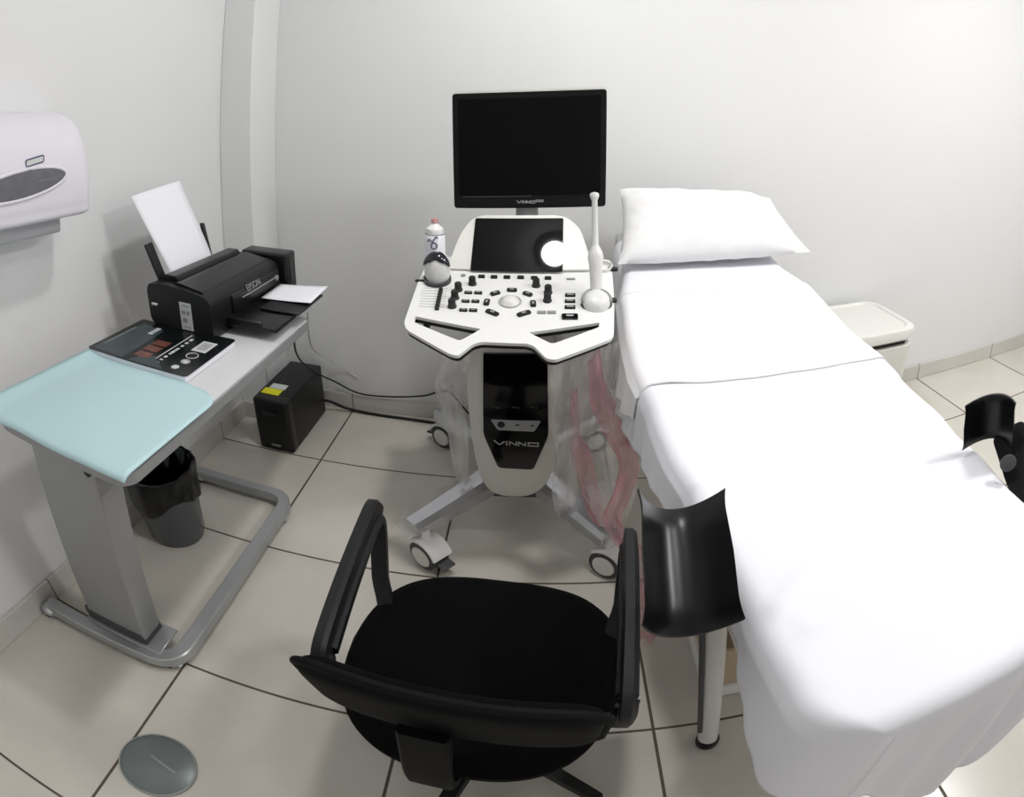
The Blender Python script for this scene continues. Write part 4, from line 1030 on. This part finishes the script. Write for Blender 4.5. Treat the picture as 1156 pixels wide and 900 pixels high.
# tub under the bed
tbx = thing('storage_tub', 'low beige plastic tub with white base under the examination bed', 'tub', (.55, .95, 0))
def rr_loft(levels, x0, x1, y0, y1, r):
    m = MB(); rings = []
    for z, k in levels: rings.append([V3((p[0], p[1], z)) for p in rrect((x1 - x0) + 2 * k, (y1 - y0) + 2 * k, r, 5, (x0 + x1) / 2, (y0 + y1) / 2)])
    n = len(rings[0]); m.raw([p for q in rings for p in q], [(i * n + j, i * n + (j + 1) % n, (i + 1) * n + (j + 1) % n, (i + 1) * n + j) for i in range(len(rings) - 1) for j in range(n)] + [tuple(range(n))[::-1], tuple((len(rings) - 1) * n + j for j in range(n))])
    return m
obj('tub_body', rr_loft([(.045, 0), (.25, .022), (.255, .03), (.27, .03), (.27, .022), (.06, -.004)], .435, .73, .842, 1.13, .03), M['tub'], tbx)
obj('tub_base', rr_loft([(0, .0), (.004, .006), (.045, .008), (.052, .004), (.052, 0)], .43, .735, .836, 1.135, .03), M['white'], tbx)

# ------------------------------------------------------------------ lidded bin on the right
lx0, lx1, ly0, ly1, lz = 1.26, 1.645, 1.955, 2.395, .55
lb = thing('lidded_bin', 'white plastic bin with raised lid rim standing by the back wall beyond the bed', 'bin', ((lx0 + lx1) / 2, (ly0 + ly1) / 2, 0))
obj('bin_body', rr_loft([(0, -.04), (.01, -.032), (lz - .085, -.012), (lz - .08, -.02)], lx0, lx1, ly0, ly1, .05), M['offwhite'], lb)
obj('bin_gap', rr_loft([(lz - .08, -.03), (lz - .05, -.03)], lx0, lx1, ly0, ly1, .05), M['black'], lb)
obj('lid', rr_loft([(lz - .052, -.006), (lz - .045, .0), (lz - .012, .0), (lz - .003, -.004), (lz, -.012), (lz, -.028), (lz - .008, -.034)], lx0, lx1, ly0, ly1, .075), M['offwhite'], lb)
obj('pedal', MB().box((lx0 + .19, ly0 - .0, .03), (.1, .08, .015), .005, 2), M['black'], lb)

# ------------------------------------------------------------------ office chair
CH = V3((-.098, .705, 0)); CYW = radians(-6.6); CM = xf(CH, Matrix.Rotation(CYW, 3, 'Z'))
oc = thing('office_chair', 'black swivel office chair with armrests, seen from behind in the foreground', 'chair', CH)
def seat(u, v):
    a = 2 * pi * u; n_ = 2.7
    cx_ = abs(cos(a)) ** (2 / n_) * (1 if cos(a) >= 0 else -1); cy_ = abs(sin(a)) ** (2 / n_) * (1 if sin(a) >= 0 else -1)
    hx, hy = .262, .272
    if cy_ < 0: hx *= 1 - .10 * abs(cy_)
    prof_ = [(0, .462), (.35, .464), (.7, .466), (.88, .462), (.96, .449), (1.0, .430), (.985, .405), (.93, .385), (.6, .378), (0, .378)]
    k = v * (len(prof_) - 1); i = min(len(prof_) - 2, int(k)); f_ = k - i
    r = prof_[i][0] * (1 - f_) + prof_[i + 1][0] * f_; z = prof_[i][1] * (1 - f_) + prof_[i + 1][1] * f_
    fx = .018 * max(0, r * cy_) ** 3 
    return CM @ V3((r * cx_ * hx, r * cy_ * hy, z - fx))
obj('seat', MB().grid(seat, 72, 45, cu=True), M['fabric'], oc, 60)
def back_pt(u, v, o):
    # u across, v up
    a = 2 * u - 1; 
    zlo, zhi = .555, .75
    hw = .212 + .004 * v; e = abs(a)
    vm = .5; hh = (zhi - zlo) / 2 * (1 - .38 * e ** 8); zc = (zlo + zhi) / 2 + .008 * (1 - e * e)
    z = zc + (2 * v - 1) * hh
    y = -.235 - .050 * (z - zlo) / (zhi - zlo) + .014 * e ** 2.4 + .010 * cos(pi * v * 2) * 0
    x = a * hw
    k = (1 - e ** 14) ** .5 * (1 - abs(2 * v - 1) ** 5) ** .5 if e < 1 and abs(2 * v - 1) < 1 else 0
    return CM @ V3((x + .01, y + (o * k if o > 0 else o * k), z))
bmb = MB(); bmb.grid(lambda u, v: back_pt(u, v, .032), 44, 20); bmb.grid(lambda u, v: back_pt(u, v, 0), 44, 20)
obj('backrest', bmb, M['fabric'], oc, 60)
bsb = MB(); bsb.grid(lambda u, v: back_pt(u, v, -.022), 44, 20); bsb.grid(lambda u, v: back_pt(u, v, -.001), 44, 20)
obj('backrest_shell', bsb, M['backshell'], oc, 60)
obj('backrest_piping', MB().tube([back_pt(*q, 0) for q in [(k / 40, 1) for k in range(41)] + [(1, 1 - k / 8) for k in range(1, 8)] + [(1 - k / 40, 0) for k in range(41)] + [(0, k / 8) for k in range(1, 8)]], .008, 8, True), M['backshell'], oc)
st_ = MB()
stp = [(-.012, -.300, .66), (-.014, -.305, .60), (-.020, -.305, .50), (-.025, -.29, .42), (-.025, -.25, .375), (-.02, -.12, .36), (-.01, 0, .358)]
st_.sweep([CM @ V3(p) for p in spline(stp, 6)], [(-.037, -.008), (.037, -.008), (.037, .006), (.031, .012), (-.031, .012), (-.037, .006)], up=CM.to_3x3() @ V3((0, -1, 0)))
obj('back_support', st_, M['matt'], oc)
for s in (-1, 1):
    X0 = .252 * s; toe = (lambda y: (.252 - .055 * (.2 - y) / .4) * -1) if s < 0 else (lambda y: .252)
    loop = [(-.185, .655), (-.05, .670), (.11, .676), (.165, .668), (.182, .638), (.165, .57), (.12, .47), (.05, .405), (-.02, .400), (-.10, .43), (-.17, .53), (-.205, .62), (-.205, .655)]
    lp3 = [CM @ V3((toe(y) + s * (0 if z > .5 else -.028 * (0.5 - z) / .1), y, z)) for y, z in [(q.x, q.y) for q in spline([(a, b, 0) for a, b in loop], 5, True)]]
    ar = MB(); ar.sweep(lp3, [(-.017, -.010), (.017, -.010), (.017, .006), (.012, .011), (-.012, .011), (-.017, .006)], True, up=CM.to_3x3() @ V3((0, 0, 1)))
    a_ = obj('armrest', ar, M['arm'], oc)
    pd = MB(); pdl = spline([(X0, -.200, .640), (X0, -.185, .664), (X0, -.05, .682), (X0, .11, .688), (X0, .165, .682), (X0, .186, .655)], 7)
    pd.sweep([CM @ V3((toe(p.y), p.y, p.z)) for p in pdl], [(-.031, -.012), (.031, -.012), (.031, .003), (.025, .010), (-.025, .010), (-.031, .003)])
    obj('arm_pad', pd, M['arm'], a_)
    obj('arm_bracket', MB().box((X0 * .72, .0, .375), (.17, .07, .016), .004, 1, CM), M['black'], a_)
obj('seat_mechanism', MB().box((0, -.02, .352), (.16, .24, .045), .012, 2, CM), M['black'], oc)
obj('gas_column', MB().cyl(CM @ V3((0, 0, .10)), CM @ V3((0, 0, .35)), .028, seg=24).cyl(CM @ V3((0, 0, .08)), CM @ V3((0, 0, .22)), .038, seg=24), M['blacksat'], oc)
obj('base_hub', MB().lathe([(0, .06), (.055, .06), (.06, .075), (.055, .115), (.04, .125), (0, .125)], 32, CM), M['blacksat'], oc)
for k in range(5):
    an = radians(-31 + 72 * k); d = V3((cos(an), sin(an), 0)); r_ = .285
    bl = MB(); pts = [CM @ (d * q + V3((0, 0, z))) for q, z in ((.03, .095), (.12, .092), (.2, .082), (.27, .07), (r_ + .012, .062))]
    bl.sweep(spline(pts, 4), [(-.022, -.014), (.022, -.014), (.018, .012), (-.018, .012)], scale=[1 - .03 * q * .7 for q in range(17)])
    leg_ = obj('base_leg', bl, M['blacksat'], oc)
    p = CM @ (d * r_)
    cw = MB()
    for s in (-1, 1): cw.lathe([(0, -.009), (.020, -.009), (.024, -.004), (.024, .004), (.020, .009), (0, .009)], 24, xf((p.x, p.y, .024), Matrix.Rotation(an + .7, 3, 'Z')) @ xf((0, s * .012, 0), Matrix.Rotation(pi / 2, 3, 'X')))
    cw.ball((p.x, p.y, .035), (.016, .016, .022))
    obj('caster', cw, M['black'], leg_)

# ------------------------------------------------------------------ world, colour management
w = bpy.data.worlds.new('world'); SC.world = w; w.use_nodes = True
w.node_tree.nodes['Background'].inputs[0].default_value = (.8, .85, .9, 1); w.node_tree.nodes['Background'].inputs[1].default_value = .2
vs = SC.view_settings; vs.view_transform = 'Standard'; vs.look = 'None'; vs.gamma = 1; vs.use_curve_mapping = False; vs.exposure = -0.27
SC.cycles.use_denoising = True
SC.cycles.max_bounces = 12; SC.cycles.diffuse_bounces = 6; SC.cycles.glossy_bounces = 4; SC.cycles.transmission_bounces = 6; SC.cycles.transparent_max_bounces = 16
SC.cycles.caustics_reflective = False; SC.cycles.caustics_refractive = False
SC.cycles.sample_clamp_indirect = 6
for o in bpy.data.objects:
    if 'u' in o: del o['u']
